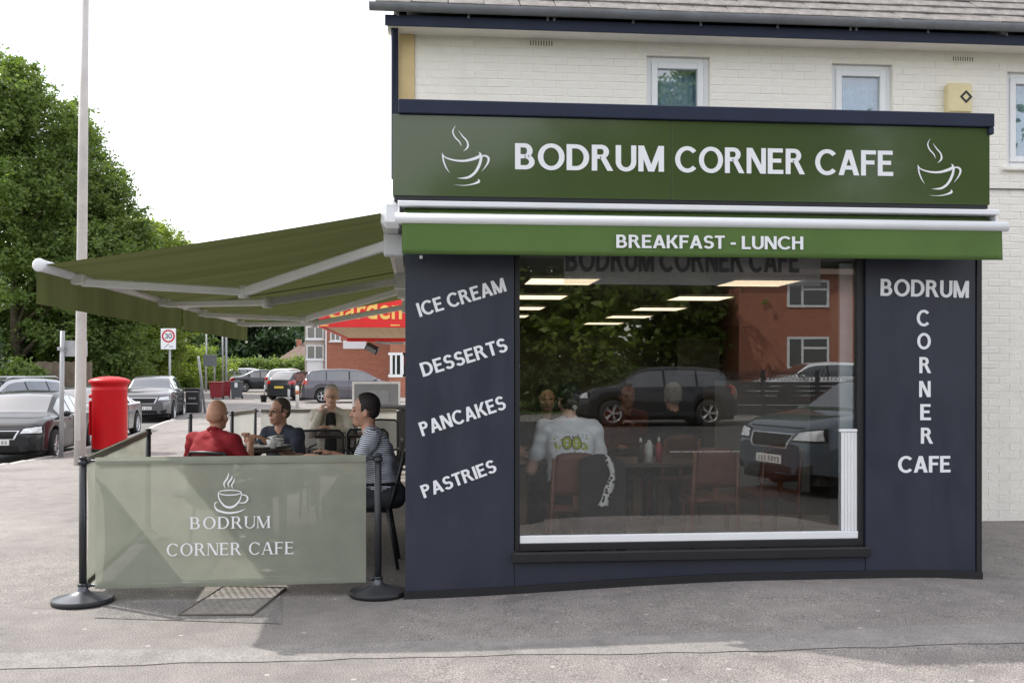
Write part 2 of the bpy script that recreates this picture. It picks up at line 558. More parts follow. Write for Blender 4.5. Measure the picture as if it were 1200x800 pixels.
def span(*segs):
    out = []
    for a, b, s in segs:
        n = max(1, round((b - a) / s))
        out += [a + (b - a) * i / n for i in range(n)]
    return out + [segs[-1][1]]
YS = span((-200, -30, 20), (-30, -8, 2), (-8, 12, 0.35), (12, 70, 2), (70, 200, 15), (200, 900, 100))
def sheet(name, left, right, ys, dz, mat, n=None, steps=None, kind='structure'):
    """a ground sheet between two x-functions of y, following the lie of the land"""
    vs, fs = [], []
    for y in ys:
        a, b = left(y), right(y)
        ts = steps(a, b) if steps else [a + (b - a) * i / n for i in range(n + 1)]
        for x in ts:
            vs.append((x, y, ground_z(x, y) + dz))
    k = len(ts)
    for i in range(len(ys) - 1):
        for j in range(k - 1):
            fs.append((i * k + j, i * k + j + 1, (i + 1) * k + j + 1, (i + 1) * k + j))
    me = bpy.data.meshes.new(name)
    me.from_pydata(vs, [], fs)
    me.polygons.foreach_set('use_smooth', [True] * len(fs))
    o = link_mesh(name, me, mat)
    return tag(o, kind=kind)
def gsteps(a, b):
    out = [a, a + 1.2, a + 2.6]
    out += list(np.arange(-4.8, 8.01, 0.3)) + [9, 11, 15, 25, 50, 120, 400, 900]
    return out
sheet('ground', kerb_x, lambda y: 900, YS, 0.0, M_PAVE, steps=gsteps)
YR = [y for y in YS if -60 <= y]
sheet('road', lambda y: kerb_x(y) - 7.4, kerb_x, YR, -0.11, M_ROAD, n=6)
sheet('far_verge', lambda y: -900, lambda y: kerb_x(y) - 7.4, YS, 0.0, M_GRASS, steps=lambda a, b: [a, -300, -120, -60, b - 3, b])
# kerb stones along the road edge
kerb = MB().box(-0.001, -0.001, -0.4, 0.001, 0.001, -0.39).build('kerb', M_KERB, None)
tag(kerb, kind='structure')
kst = MB().box(-0.075, -0.45, -0.2, 0.075, 0.45, 0.012, c=0.02).build('kerb_stone', M_KERB, kerb)
y = 8.0; first = True
while y < 48:
    k = kst if first else kst.copy()
    if not first: COL.objects.link(k)
    first = False
    k.parent = kerb
    k.location = (kerb_x(y) + 0.02, y, ground_z(kerb_x(y), y))
    k.rotation_euler = (0, 0, math.atan2(-(kerb_x(y + .45) - kerb_x(y - .45)), 0.9))
    y += 0.905
# repaired strips in the pavement in front of the cafe
def strip(name, pts_px, dz, mat):
    mb = MB()
    P = [ground_at(*p) for p in pts_px]
    n = len(P) // 2
    A, Bk = P[:n], P[n:][::-1]
    for i in range(n - 1):
        for k in range(2):
            for j in range(4):
                def pt(s, t):
                    a = A[i].lerp(A[i + 1], s); b = Bk[i].lerp(Bk[i + 1], s)
                    q = a.lerp(b, t); return (q.x, q.y, ground_z(q.x, q.y) + dz)
                mb.quad(pt(k / 2, j / 4), pt((k + 1) / 2, j / 4), pt((k + 1) / 2, (j + 1) / 4), pt(k / 2, (j + 1) / 4))
    o = mb.build(name, mat)
    return tag(o, kind='structure')
def wob(pts, n, amp, seed):
    r = random.Random(seed); out = []
    for (x0, y0), (x1, y1) in zip(pts, pts[1:]):
        for i in range(n): out.append((x0 + (x1 - x0) * i / n, y0 + (y1 - y0) * i / n + r.uniform(-amp, amp)))
    return out + [pts[-1]]
strip('pavement_strip', wob([(-60, 785), (300, 775), (600, 768), (900, 763), (1260, 750)], 8, 1.1, 5) + wob([(1260, 728), (900, 740), (600, 748), (300, 757), (-60, 767)], 8, 1.1, 6), 0.004, M_PATCH)
strip('pavement_repair', [(110, 724), (330, 731), (330, 694), (130, 690)], 0.004, M_PATCH2)
# grass verge and hedge bank beyond the parking
gv = MB()
for i in range(12):
    for j in range(3):
        def pt(s, t):
            a = ground_at(150 + 130 * s, 447.5); b = ground_at(150 + 130 * s, 443.0)
            q = a.lerp(b, t); return (q.x, q.y, ground_z(q.x, q.y) + 0.05)
        gv.quad(pt(i / 12, j / 3), pt((i + 1) / 12, j / 3), pt((i + 1) / 12, (j + 1) / 3), pt(i / 12, (j + 1) / 3))
tag(gv.build('grass_verge', M_GRASS), kind='structure')

# ------------------------------------------------------------------ the two-storey house behind
M_CREAM = pm('cream_masonry_paint', (0.85, 0.81, 0.745), rough=0.75, var=0.05, scale=3, bump=0.25, bscale=45, coord='Object')
M_CREAM2 = pm('cream_brick_paint', (0.88, 0.845, 0.78), rough=0.7, var=0.07, scale=2.2, bump=0.3, bscale=55)
M_NAVY = pm('navy_gloss_paint', (0.018, 0.024, 0.050), rough=0.5, spec=0.25, var=0.12, scale=3)
M_PANEL = pm('navy_panel_laminate', (0.026, 0.030, 0.048), rough=0.38, var=0.14, scale=1.2, bump=0.03, bscale=2.5)
def uneven_sheen(m, lo, hi, scale, stretch=(1, 1, .35)):
    nt = m.node_tree
    tc = nt.nodes.new('ShaderNodeTexCoord'); mp_ = nt.nodes.new('ShaderNodeMapping'); mp_.inputs['Scale'].default_value = stretch
    n = nt.nodes.new('ShaderNodeTexNoise'); n.inputs['Scale'].default_value = scale; n.inputs['Detail'].default_value = 6; n.inputs['Roughness'].default_value = .7
    r = nt.nodes.new('ShaderNodeMapRange'); r.inputs['From Min'].default_value = .3; r.inputs['From Max'].default_value = .7; r.inputs['To Min'].default_value = lo; r.inputs['To Max'].default_value = hi
    nt.links.new(tc.outputs['Object'], mp_.inputs['Vector']); nt.links.new(mp_.outputs[0], n.inputs['Vector']); nt.links.new(n.outputs['Fac'], r.inputs['Value'])
    nt.links.new(r.outputs[0], nt.nodes['Principled BSDF'].inputs['Roughness'])
uneven_sheen(M_PANEL, .26, .52, 5)
M_BLACK = pm('black_trim', (0.012, 0.012, 0.015), rough=0.5, var=0.2, scale=8)
M_GREY_PVC = pm('grey_gutter_pvc', (0.20, 0.21, 0.23), rough=0.5, var=0.15, scale=5)
M_UPVC = pm('white_upvc', (0.80, 0.81, 0.83), rough=0.3, var=0.03, scale=3)
M_TILE = pm('weathered_roof_tile', (0.20, 0.185, 0.175), rough=0.95, var=0.42, scale=7, bump=0.5, bscale=50)
M_TAN = pm('tan_pilaster_paint', (0.62, 0.47, 0.24), rough=0.7, var=0.08, scale=4)
M_WHITE = pm('white_vinyl', (0.80, 0.81, 0.84), rough=0.45, var=0.02)
M_WINGLASS = pm('upstairs_window_glass', (0.10, 0.14, 0.17), rough=0.03, var=0.2, scale=4, spec=1.0, coat=1.0)
M_NET = pm('sky_tinted_curtain', (0.26, 0.40, 0.62), rough=0.8, var=0.25, scale=14)  # blue of the sky mirrored in the panes is put into this net
M_YEL = pm('faded_yellow_plastic', (0.72, 0.62, 0.36), rough=0.5, var=0.06, scale=8)
G_WIN = glass_mat('window_pane', refl=0.16, grow=0.85)

YW = 2.5
house = thing('house', 'two-storey house of cream painted brick with tiled roof behind the cafe front', 'house', (4.2, YW, 0))
def wx(px, py=60): return on_y(px, py, YW).x
def wz(px, py): return on_y(px, py, YW).z
OPEN = []     # x0,x1,z0,z1
for (a, b, top, bot) in ((758, 832, 66, 190), (975, 1046, 75, 192), (1180, 1262, 85, 196)):
    OPEN.append((wx(a), wx(b), wz((a + b) / 2, bot), wz((a + b) / 2, top)))
def wall_boxes(x0, x1, z0, z1, y0, y1, opens):
    xs = sorted(set([x0, x1] + [v for o in opens for v in o[:2]]))
    out = []
    for a, b in zip(xs, xs[1:]):
        zs = z0
        for o in sorted([o for o in opens if o[0] <= a + 1e-6 and o[1] >= b - 1e-6], key=lambda o: o[2]):
            out.append((a, y0, zs, b, y1, o[2])); zs = o[3]
        out.append((a, y0, zs, b, y1, z1))
    return out
ROOM_X1, ROOM_Y1 = 6.0, 10.6
# front wall: leave the ground floor open to the cafe room behind the extension
front = wall_boxes(-0.08, 9.5, 3.3, 4.90, YW, YW + 0.25, OPEN) + [(0.004, YW, 2.62, 9.5, YW + 0.25, 3.299)] + [(4.26, YW, 0, 9.5, YW + 0.25, 2.62)]
wall = B('wall', M_CREAM, house, *front)
B('side_wall', M_CREAM, house, (-0.08, YW + 0.252, 3.3, 0.098, 11.0, 4.90), (0.004, YW + 0.252, 0, 0.098, 11.0, 3.299), (9.25, YW + 0.252, 0, 9.5, 11.0, 4.9), (0.1, 10.75, 0, 9.24, 11.0, 4.9))
# bricks (8 mm proud of the pointing)
cells = []
nz0 = int(0.02 / 0.075)
for i in range(0, 66):
    z0 = -0.02 + i * 0.075
    if z0 + 0.07 > 4.86: break
    off = 0.1125 if i % 2 else 0.0
    for j in range(-1, 32):
        x0 = 0.06 + j * 0.225 - off
        x1 = x0 + 0.2195
        x0, x1 = max(x0, 0.055 if z0 > 3.25 else 4.262), min(x1, 6.3)
        if x1 - x0 < 0.03: continue
        segs = [(x0, x1)]
        for o in OPEN:
            if z0 + 0.0675 > o[2] - 0.045 and z0 < o[3] + 0.01:
                ns = []
                for a, b in segs:
                    if b <= o[0] or a >= o[1]: ns.append((a, b)); continue
                    if a < o[0] - 0.02: ns.append((a, o[0] - 0.004))
                    if b > o[1] + 0.02: ns.append((o[1] + 0.004, b))
                segs = ns
        for a, b in segs:
            cells.append((a, b, z0))
def shown(c):
    a, b, z0 = c
    x, zc = (a + b) / 2, z0 + .03
    Zc = (YW - CY) * CS + (x - CX) * SN; xc = (x - CX) * CS - (YW - CY) * SN
    px = HX + FPX * xc / Zc; py = HY - FPX * (zc - CZ) / Zc
    vis = 0 <= px <= 1205 and (py < 150 or px > 1150)
    return (0 if vis else 1, abs(px - 900) + py * 0.2)
cells.sort(key=shown)
brick_meshes = {}
def brick_mesh(w, var):
    key = (round(w, 2), var)
    if key not in brick_meshes:
        mb = MB(); r = random.Random(var * 31 + int(w * 100))
        mb.box(-w / 2, 0, 0, w / 2, 0.02, 0.069, c=0.005)
        mb.v = [(x + r.uniform(-.0015, .0015), y + r.uniform(-.0015, .0015), z + r.uniform(-.0015, .0015)) for x, y, z in mb.v]
        o = mb.build('brick', M_CREAM2)
        brick_meshes[key] = o.data
        bpy.data.objects.remove(o)
    return brick_meshes[key]
rest = MB()
for n, (a, b, z0) in enumerate(cells):
    if n < 300:
        o = bpy.data.objects.new('brick', brick_mesh(b - a, RND.randrange(4)))
        COL.objects.link(o); o.parent = wall
        o.location = ((a + b) / 2 - 4.2, -RND.uniform(0.0025, 0.005), z0)
    else:
        rest.box(a, YW - RND.uniform(.0025, .005), z0, b, YW + .012, z0 + .069)
if rest.v:
    tag(rest.build('brickwork', M_CREAM2, wall), kind='stuff')
# upstairs windows
for n, (x0, x1, z0, z1) in enumerate(OPEN):
    f = MB(); t = 0.055; yf = YW + 0.045
    f.box(x0, yf, z0, x0 + t, yf + 0.07, z1, c=.006).box(x1 - t, yf, z0, x1, yf + 0.07, z1, c=.006)
    f.box(x0 + t, yf, z1 - t, x1 - t, yf + 0.07, z1, c=.006).box(x0 + t, yf, z0, x1 - t, yf + 0.07, z0 + t, c=.006)
    t2 = t + 0.06
    yg = yf + 0.012
    f.box(x0 + t, yg - .03, z0 + t, x0 + t2, yg + .045, z1 - t, c=.005).box(x1 - t2, yg - .03, z0 + t, x1 - t, yg + .045, z1 - t, c=.005)
    f.box(x0 + t2, yg - .03, z1 - t2, x1 - t2, yg + .045, z1 - t, c=.005).box(x0 + t2, yg - .03, z0 + t, x1 - t2, yg + .045, z0 + t2, c=.005)
    w = f.build('window', M_UPVC, house)
    MB().box(x0 + t2 - .005, yg, z0 + t2 - .005, x1 - t2 + .005, yg + .012, z1 - t2 + .005).build('pane', G_WIN, w)
    g = MB()
    for (a, b, c_, d) in ((x0 + t2 - .012, x0 + t2, z0 + t2, z1 - t2), (x1 - t2, x1 - t2 + .012, z0 + t2, z1 - t2)):
        pass
    # net curtain folds behind the pane
    N = 40; vs = []; fs = []
    for i in range(N + 1):
        x = x0 + .03 + (x1 - x0 - .06) * i / N
        yy = yg + .09 + .012 * math.sin(i * 1.7) + .006 * math.sin(i * 4.1 + n)
        vs += [(x, yy, z0 + .03), (x, yy, z1 - .03)]
    for i in range(N): fs.append((2 * i, 2 * i + 2, 2 * i + 3, 2 * i + 1))
    g.add(vs, fs, True).build('sky_tinted_curtain', M_NET, w)
    MB().box(x0 - .06, YW - .045, z0 - .045, x1 + .06, YW + .05, z0 - .004, c=.008).build('sill', M_CREAM2, w)
    MB().box(x0 - .02, YW + .26, z0 - .02, x1 + .02, YW + .3, z1 + .02).build('lining', M_BLACK, w)
# eaves: soffit, fascia board, gutter, brackets
YE = 2.2
B('soffit', M_CREAM2, house, (-0.20, YE + .022, 4.80, 9.6, YW + .02, 4.815))
B('fascia_board', M_NAVY, house, (-0.22, YE, 4.785, 9.6, YE + .02, 4.885), c=.003)
g = MB()
prof = [(-.062 * math.cos(math.radians(a)), -.062 * math.sin(math.radians(a))) for a in range(0, 181, 15)]
prof2 = [(x * .93, z * .93) for x, z in prof[::-1]]
poly = prof + prof2
g.prism([(z_, x_) for z_, x_ in poly], 10.2, Matrix.Translation((-0.36, YE - .065, 4.955)) @ Matrix.Rotation(math.radians(-90), 4, 'Z'))
gut = g.build('gutter', M_GREY_PVC, house)
for i, x in enumerate((-0.1, 0.55, 1.32, 2.1, 2.75, 3.5, 4.25, 5.0, 5.8)):
    wj = 0.05 if i in (2, 6) else 0.018
    mb = MB()
    for dx in ((-.03, .03) if i in (2, 6) else (0,)):
        pr = [(-.067 * math.cos(math.radians(a)), -.067 * math.sin(math.radians(a))) for a in range(0, 181, 20)] + [(-.060 * math.cos(math.radians(a)), -.060 * math.sin(math.radians(a))) for a in range(180, -1, -20)]
        mb.prism(pr, 0.02, Matrix.Translation((x + dx, YE - .065, 4.957)) @ Matrix.Rotation(math.radians(-90), 4, 'Z'))
        mb.box(x + dx - .01, YE - .015, 4.87, x + dx + .01, YE - .001, 4.96)
    mb.build('gutter_bracket', M_GREY_PVC, gut)
MB().tube([(-0.135, YE + .12, 4.80), (-0.135, YW - .06, 4.70), (-0.135, YW - .06, 3.42), (-0.05, YW - .12, 3.39)], .034, 12).build('downpipe', M_NAVY, house)
B('pilaster', M_TAN, house, (-0.10, YW - .03, 3.0, 0.05, YW - .001, 4.80), c=.004)
# roof with real tiles near the eaves
RS = math.radians(36)
rdir = Vector((0, math.cos(RS), math.sin(RS)))
rn = Vector((0, -math.sin(RS), math.cos(RS)))
r0 = Vector((0, YE - .055, 4.965))
rm = MB()
top = r0 + rdir * 5.6
rm.quad((-.3, r0.y, r0.z - .03), (9.7, r0.y, r0.z - .03), (9.7, top.y, top.z - .03), (-.3, top.y, top.z - .03))
rm.quad((-.3, top.y, top.z - .03), (9.7, top.y, top.z - .03), (9.7, 11.2, 4.9), (-.3, 11.2, 4.9))
for xg in (-.1, 9.5):
    rm.quad((xg, YE, 4.9), (xg, 11.0, 4.9), (xg, top.y, top.z - .05))
roof = rm.build('roof', M_TILE, house)
tl = MB()
tl.box(-.163, 0, 0, .163, .36, .018, c=.004)
tmesh = []
for s in range(4):
    r = random.Random(s)
    t2 = MB(); t2.add([(v[0] + r.uniform(-.004, .004), v[1] + r.uniform(-.006, .006), v[2] + r.uniform(-.003, .003)) for v in tl.v], tl.f)
    o = t2.build('tile', M_TILE); tmesh.append(o.data); bpy.data.objects.remove(o)
for row in range(9):
    for c in range(30):
        p = r0 + rdir * (row * 0.235 - .03) + rn * 0.012 + Vector((-.14 + c * .333 + (.166 if row % 2 else 0), 0, 0))
        o = bpy.data.objects.new('tile', tmesh[RND.randrange(4)])
        COL.objects.link(o); o.parent = roof
        o.location = p - Vector((4.2, YW, 0)) + rn * RND.uniform(0, .006)
        o.rotation_euler = (RS - math.radians(3.2), RND.uniform(-.012, .012), RND.uniform(-.008, .008))
# alarm box, air bricks, cable
p = on_y(1119, 118, YW); hw, hh = 0.125, 0.15
al = thing('alarm_box', 'faded yellow alarm box with dark diamond mark on the upper wall', 'alarm box', (p.x, YW - .04, p.z))
B('case', M_YEL, al, (p.x - hw, YW - .11, p.z - hh, p.x + hw, YW - .01, p.z + hh), c=.018)
mk = MB()
q = Vector((p.x + .055, YW - .1108, p.z + .01))
for k, (sx, col) in enumerate(((.062, 0),)):
    for a in range(4):
        a0, a1 = math.radians(90 * a), math.radians(90 * a + 90)
        f = lambda r, t: (q.x + r * math.cos(t), q.y - .002, q.z + r * math.sin(t))
        mk.quad(f(.066, a0), f(.066, a1), f(.036, a1), f(.036, a0))
mk.build('diamond_mark', M_BLACK, al)
B('strobe', pm('orange_lens', (.55, .10, .04), rough=.3), al, (p.x + .01, YW - .10, p.z - hh - .022, p.x + .10, YW - .03, p.z - hh - .001), c=.006)
for (pa, pb, ya, yb) in ((620, 648, 47, 55), (1115, 1140, 66, 73)):
    x0, x1, z0, z1 = wx(pa), wx(pb), wz(pa, yb), wz(pa, ya)
    ab = B('air_brick', M_CREAM2, house, (x0, YW - .014, z0, x1, YW - .009, z1))
    sl = MB()
    for i in range(9):
        xx = x0 + (x1 - x0) * (i + .5) / 9
        sl.box(xx - .005, YW - .016, z0 + .008, xx + .005, YW - .0142, z1 - .008)
    sl.build('slots', pm('dark_void', (.16, .14, .12), rough=.9), ab)
MB().tube([(wx(1148), YW - .02, wz(1160, 222)), (wx(1210), YW - .02, wz(1210, 222.5)), (6.2, YW - .02, wz(1210, 222.5))], .007, 6).build('cable', M_BLACK, house)

# ------------------------------------------------------------------ cafe front (single-storey extension)
shop = thing('cafe_building', 'single-storey navy panelled cafe building with a large display window', 'cafe', (2.1, 0, 0))
FX = lambda px: on_y(px, 450, 0).x
FZ = lambda px, py: on_y(px, py, 0).z
xL, xW0, xW1, xR = 0.0, FX(603), FX(1014), 4.25
zs = FZ(800, 643)       # underside of the window opening
HEAD = 2.62
pan = []
lp = B('panel', M_PANEL, shop, (xL, 0, -.1, xW0 - .004, .055, HEAD)); pan.append(lp)
tag(lp, label='navy panel with white slanted menu words')
rp = B('panel', M_PANEL, shop, (xW1 + .004, 0, -.1, FX(1143), .055, HEAD)); pan.append(rp)
tag(rp, label='navy panel with the cafe name stacked in white letters')
bp_ = B('panel', M_PANEL, shop, (xW0, .004, -.1, xW1, .058, zs - .03))
B('corner_trim', M_BLACK, shop, (FX(1144), -.012, -.1, xR, .08, HEAD), c=.003)
B('side_cladding', M_PANEL, shop, (xL + .001, .06, -.1, xL + .1, YW - .01, 3.36), (xR - .11, .085, -.1, xR - .005, YW - .02, 3.36))
# plinth following the slope of the pavement
mb = MB()
for i in range(24):
    xa, xb = xL - .008 + (xR + .012) * i / 24, xL - .008 + (xR + .012) * (i + 1) / 24
    za, zb = ground_z(xa, 0) , ground_z(xb, 0)
    mb.add([(xa, -.016, za - .05), (xb, -.016, zb - .05), (xb, -.016, zb + .055), (xa, -.016, za + .055), (xa, .01, za - .05), (xb, .01, zb - .05), (xb, .01, zb + .055), (xa, .01, za + .055)],
           [(0, 1, 2, 3), (3, 2, 6, 7), (1, 5, 6, 2), (0, 3, 7, 4)])
mb.build('plinth', M_BLACK, shop)
# head over window and flat roof
B('lintel', M_BLACK, shop, (xL + .003, .003, HEAD + .001, xR - .002, .10, 3.36))
B('flat_roof', pm('roof_felt', (.05, .05, .055), rough=.9), shop, (xL + .02, .10, 3.30, xR - .02, YW - .005, 3.38))
# the display window
win = MB()
fy0, fy1 = .018, .075
win.box(xW0 + .001, fy0, zs, FX(609.5), fy1, HEAD, c=.004).box(FX(1007.5), fy0, zs, xW1 - .001, fy1, HEAD, c=.004)
win.box(FX(609.5) + .0005, fy0, zs, FX(1007.5) - .0005, fy1, FZ(800, 634.5), c=.004)
window = win.build('window', M_BLACK, shop)
MB().box(FX(609.5) - .01, .058, FZ(800, 636), FX(1007.5) + .01, .064, HEAD).build('pane', glass_mat('shop_glass', refl=0.115, tint=(0.97, 0.98, 0.975)), window)
B('sill', M_BLACK, window, (FX(600), -.045, zs - .075, FX(1018), .016, zs - .002), c=.008)
B('white_bead', M_UPVC, window, (FX(609.5) + .001, .022, FZ(800, 634.5) + .001, FX(1007.5) - .001, .056, FZ(800, 625.5)), c=.004)
# dark letters on a see-through grey band across the top of the glass
zt = FZ(800, 333)
glass_band = MB().box(FX(662), .0545, zt, FX(965), .0572, HEAD - .01).build('window_band', fabric_mat('grey_window_band', (.42, .42, .43), trans=.3, see=.74), window)
lettering('letter', 'BODRUM CORNER CAFE', (FX(664), .0525, FZ(664, 317)), (FX(940), .0525, FZ(940, 318.5)), .175, pm('dark_letters', (.035, .035, .04), rough=.6), window, w=.2, depth=.001)

# panel lettering
M_LET = M_WHITE
def word(px0, py0, px1, py1, hpx, text, parent, Y=0.0, **kw):
    a, b = on_y(px0, py0, Y), on_y(px1, py1, Y)
    Z = (a - Vector((CX, CY, CZ))).length
    lettering('letter', text, a, b, hpx * (b - a).length / math.hypot(px1 - px0, py1 - py0), M_LET, parent, **kw)
word(492, 371.5, 594, 341, 16.5, 'ICE CREAM', lp)
word(496, 441.5, 596, 411, 16.5, 'DESSERTS', lp, gap=.07)
word(495, 511, 594, 478.5, 16.5, 'PANCAKES', lp, gap=.07)
word(497, 583.5, 583, 552, 15.5, 'PASTRIES', lp, gap=.07)
word(1031.5, 346.5, 1135, 349, 19, 'BODRUM', rp, gap=.06)
for ch, xc, yb, wd in (('C', 1081.5, 382, 15), ('O', 1082.5, 409, 16), ('R', 1084, 437, 14), ('N', 1083.5, 465, 13.5), ('E', 1084.5, 492, 13), ('R', 1086, 519.5, 14.5)):
    word(xc - wd / 2, yb, xc + wd / 2, yb, 18, ch, rp)
word(1052, 553.5, 1114, 553, 18.5, 'CAFE', rp, gap=.06)

q = on_y(493.5, 301.5, 0)
B('sensor', M_UPVC, shop, (q.x - .011, -.02, q.z - .011, q.x + .011, -.001, q.z + .011), c=.002)
# ------------------------------------------------------------------ fascia sign
def sign_mat(name, col):
    m = pm(name, col, rough=0.12, var=0.05, scale=1.5, spec=0.5, coat=0.22)
    return m
M_SIGN = sign_mat('green_gloss_aluminium', (0.055, 0.082, 0.030))
ys = -0.13
SXp = lambda px, py=180: on_y(px, py, ys).x
SZp = lambda px, py: on_y(px, py, ys).z
sx0, sx1, sz0, sz1 = SXp(460), SXp(1160), 2.812, 3.372
sgn = thing('fascia_sign', 'long green fascia sign with white cafe name and two coffee cup emblems', 'sign', (2.1, ys, 2.81))
board = MB()
split = SXp(787)
board.box(sx0, ys, sz0, split - .0005, 0, sz1, c=.003).box(split + .0005, ys, sz0, sx1, 0, sz1, c=.003)
bo = board.build('board', M_SIGN, sgn)
B('capping', M_NAVY, sgn, (sx0 + .04, ys - .03, sz1 + .002, sx1 + .02, .12, SZp(470, 117)), (sx1 - .02, ys - .028, sz1 - .05, sx1 + .018, .1, sz1 + .001), c=.005)
B('bottom_rail', M_BLACK, sgn, (sx0 + .01, ys + .01, 2.785, sx1 - .01, -.001, sz0 - .001))
for x0_, y0_, x1_, y1_, txt in ((603.5, 198.5, 778, 201.5, 'BODRUM'), (791, 201.8, 943.5, 204.6, 'CORNER'), (955, 204.9, 1047, 206.5, 'CAFE')):
    a, b = on_y(x0_, y0_, ys), on_y(x1_, y1_, ys)
    lettering('letter', txt, (a.x, ys, a.z), (b.x, ys, b.z), 30.5 * 6.95 / FPX, M_LET, sgn, w=.19, h=.16, gap=.07)
# brush-drawn cup: saucer, bowl, rim, handle, steam
CUP = [[(-.50, .12, .004), (-.42, .02, .014), (-.2, -.045, .02), (.05, -.05, .026), (.30, .02, .034), (.40, .09, .03), (.36, .16, .004)],
       [(-.485, .09, .016), (-.46, -.07, .018), (-.40, -.22, .014), (-.32, -.34, .002)],
       [(.42, .06, .028), (.38, -.12, .032), (.27, -.32, .03), (.10, -.44, .026), (-.14, -.46, .002)],
       [(.40, .05, .016), (.50, .075, .02), (.585, .02, .026), (.56, -.11, .02), (.43, -.29, .002)],
       [(-.22, -.615, .001), (.02, -.625, .008), (.22, -.59, .016), (.36, -.53, .028), (.34, -.47, .003)],
       [(-.18, .76, .002), (-.245, .63, .014), (-.20, .50, .016), (-.09, .38, .014), (-.045, .28, .002)],
       [(-.115, .65, .002), (-.02, .52, .014), (.085, .40, .018), (.10, .27, .022), (.0, .165, .002)]]
for (px, py) in ((543, 186), (1098, 199.5)):
    c = on_y(px, py, ys)
    strokes('cup_emblem', CUP, (c.x, ys, c.z), (1, 0, 0), (0, 0, 1), 50 * 6.95 / FPX, M_LET, sgn, depth=.0045)
for x in (sx0 + .06, split - .5, sx1 - .07):
    pass

# ------------------------------------------------------------------ front awning, closed
M_AWN = fabric_mat('green_awning_canvas', (0.075, 0.135, 0.038), trans=.35, var=.06)
M_AWNF = pm('green_valance_canvas', (0.085, 0.152, 0.034), rough=.8, var=.08, scale=2.5, bump=.05, bscale=250)
M_WALU = pm('white_powder_coat', (0.76, 0.77, 0.80), rough=.35, var=.04, scale=4)
ya = -0.27
aw = thing('front_awning', 'closed green awning with white bar and BREAKFAST - LUNCH valance below the fascia sign', 'awning', (2.1, -.1, 2.45))
AX = lambda px: on_y(px, 260, ya).x
AZ = lambda px, py: on_y(px, py, ya).z
B('hood', M_WALU, aw, (AX(466), -.25, AZ(470, 240.5), AX(1174), -.002, AZ(470, 234)), c=.006)
MB().tube([(AX(474), -.14, 2.672), (AX(1166), -.14, 2.672)], .052, 16).build('fabric_roll', M_AWNF, aw)
B('backplate', M_BLACK, aw, (AX(474), -.06, 2.60, AX(1166), -.004, 2.735))
zb_ = AZ(600, 257.5)
MB().tube([(AX(463), ya, zb_), (AX(1180), ya, zb_)], .037, 18).build('front_bar', M_WALU, aw)
vs, fs = [], []
NX, NZ = 90, 6
zv0 = AZ(800, 301)
for i in range(NX + 1):
    x = AX(471) + (AX(1173) - AX(471)) * i / NX
    for k in range(NZ + 1):
        t = k / NZ
        yy = ya - .012 + .006 * t * math.sin(i * .33) + .004 * t * math.sin(i * .81 + 1)
        vs.append((x, yy, zb_ - .02 + (zv0 - zb_ + .02) * t))
for i in range(NX):
    for k in range(NZ):
        q = i * (NZ + 1) + k
        fs.append((q, q + 1, q + NZ + 2, q + NZ + 1))
me = MB().add(vs, fs, True)
val = me.build('valance', M_AWNF, aw)
so = val.modifiers.new('thick', 'SOLIDIFY'); so.thickness = .004
for x0_, y0_, x1_, y1_, txt in ((722, 290.5, 849, 291.6, 'BREAKFAST'), (855.5, 291.8, 862.5, 291.8, '-'), (869, 292, 941, 292.5, 'LUNCH')):
    a, b = on_y(x0_, y0_, ya - .02), on_y(x1_, y1_, ya - .02)
    lettering('letter', txt, a, b, 15.5 * 6.85 / FPX, M_LET, aw, gap=.06, w=.19, depth=.006)
for x in (AX(466), AX(1170)):
    B('end_plate', M_WALU, aw, (x, -.24, 2.60, x + .012, -.01, 2.74), c=.003)

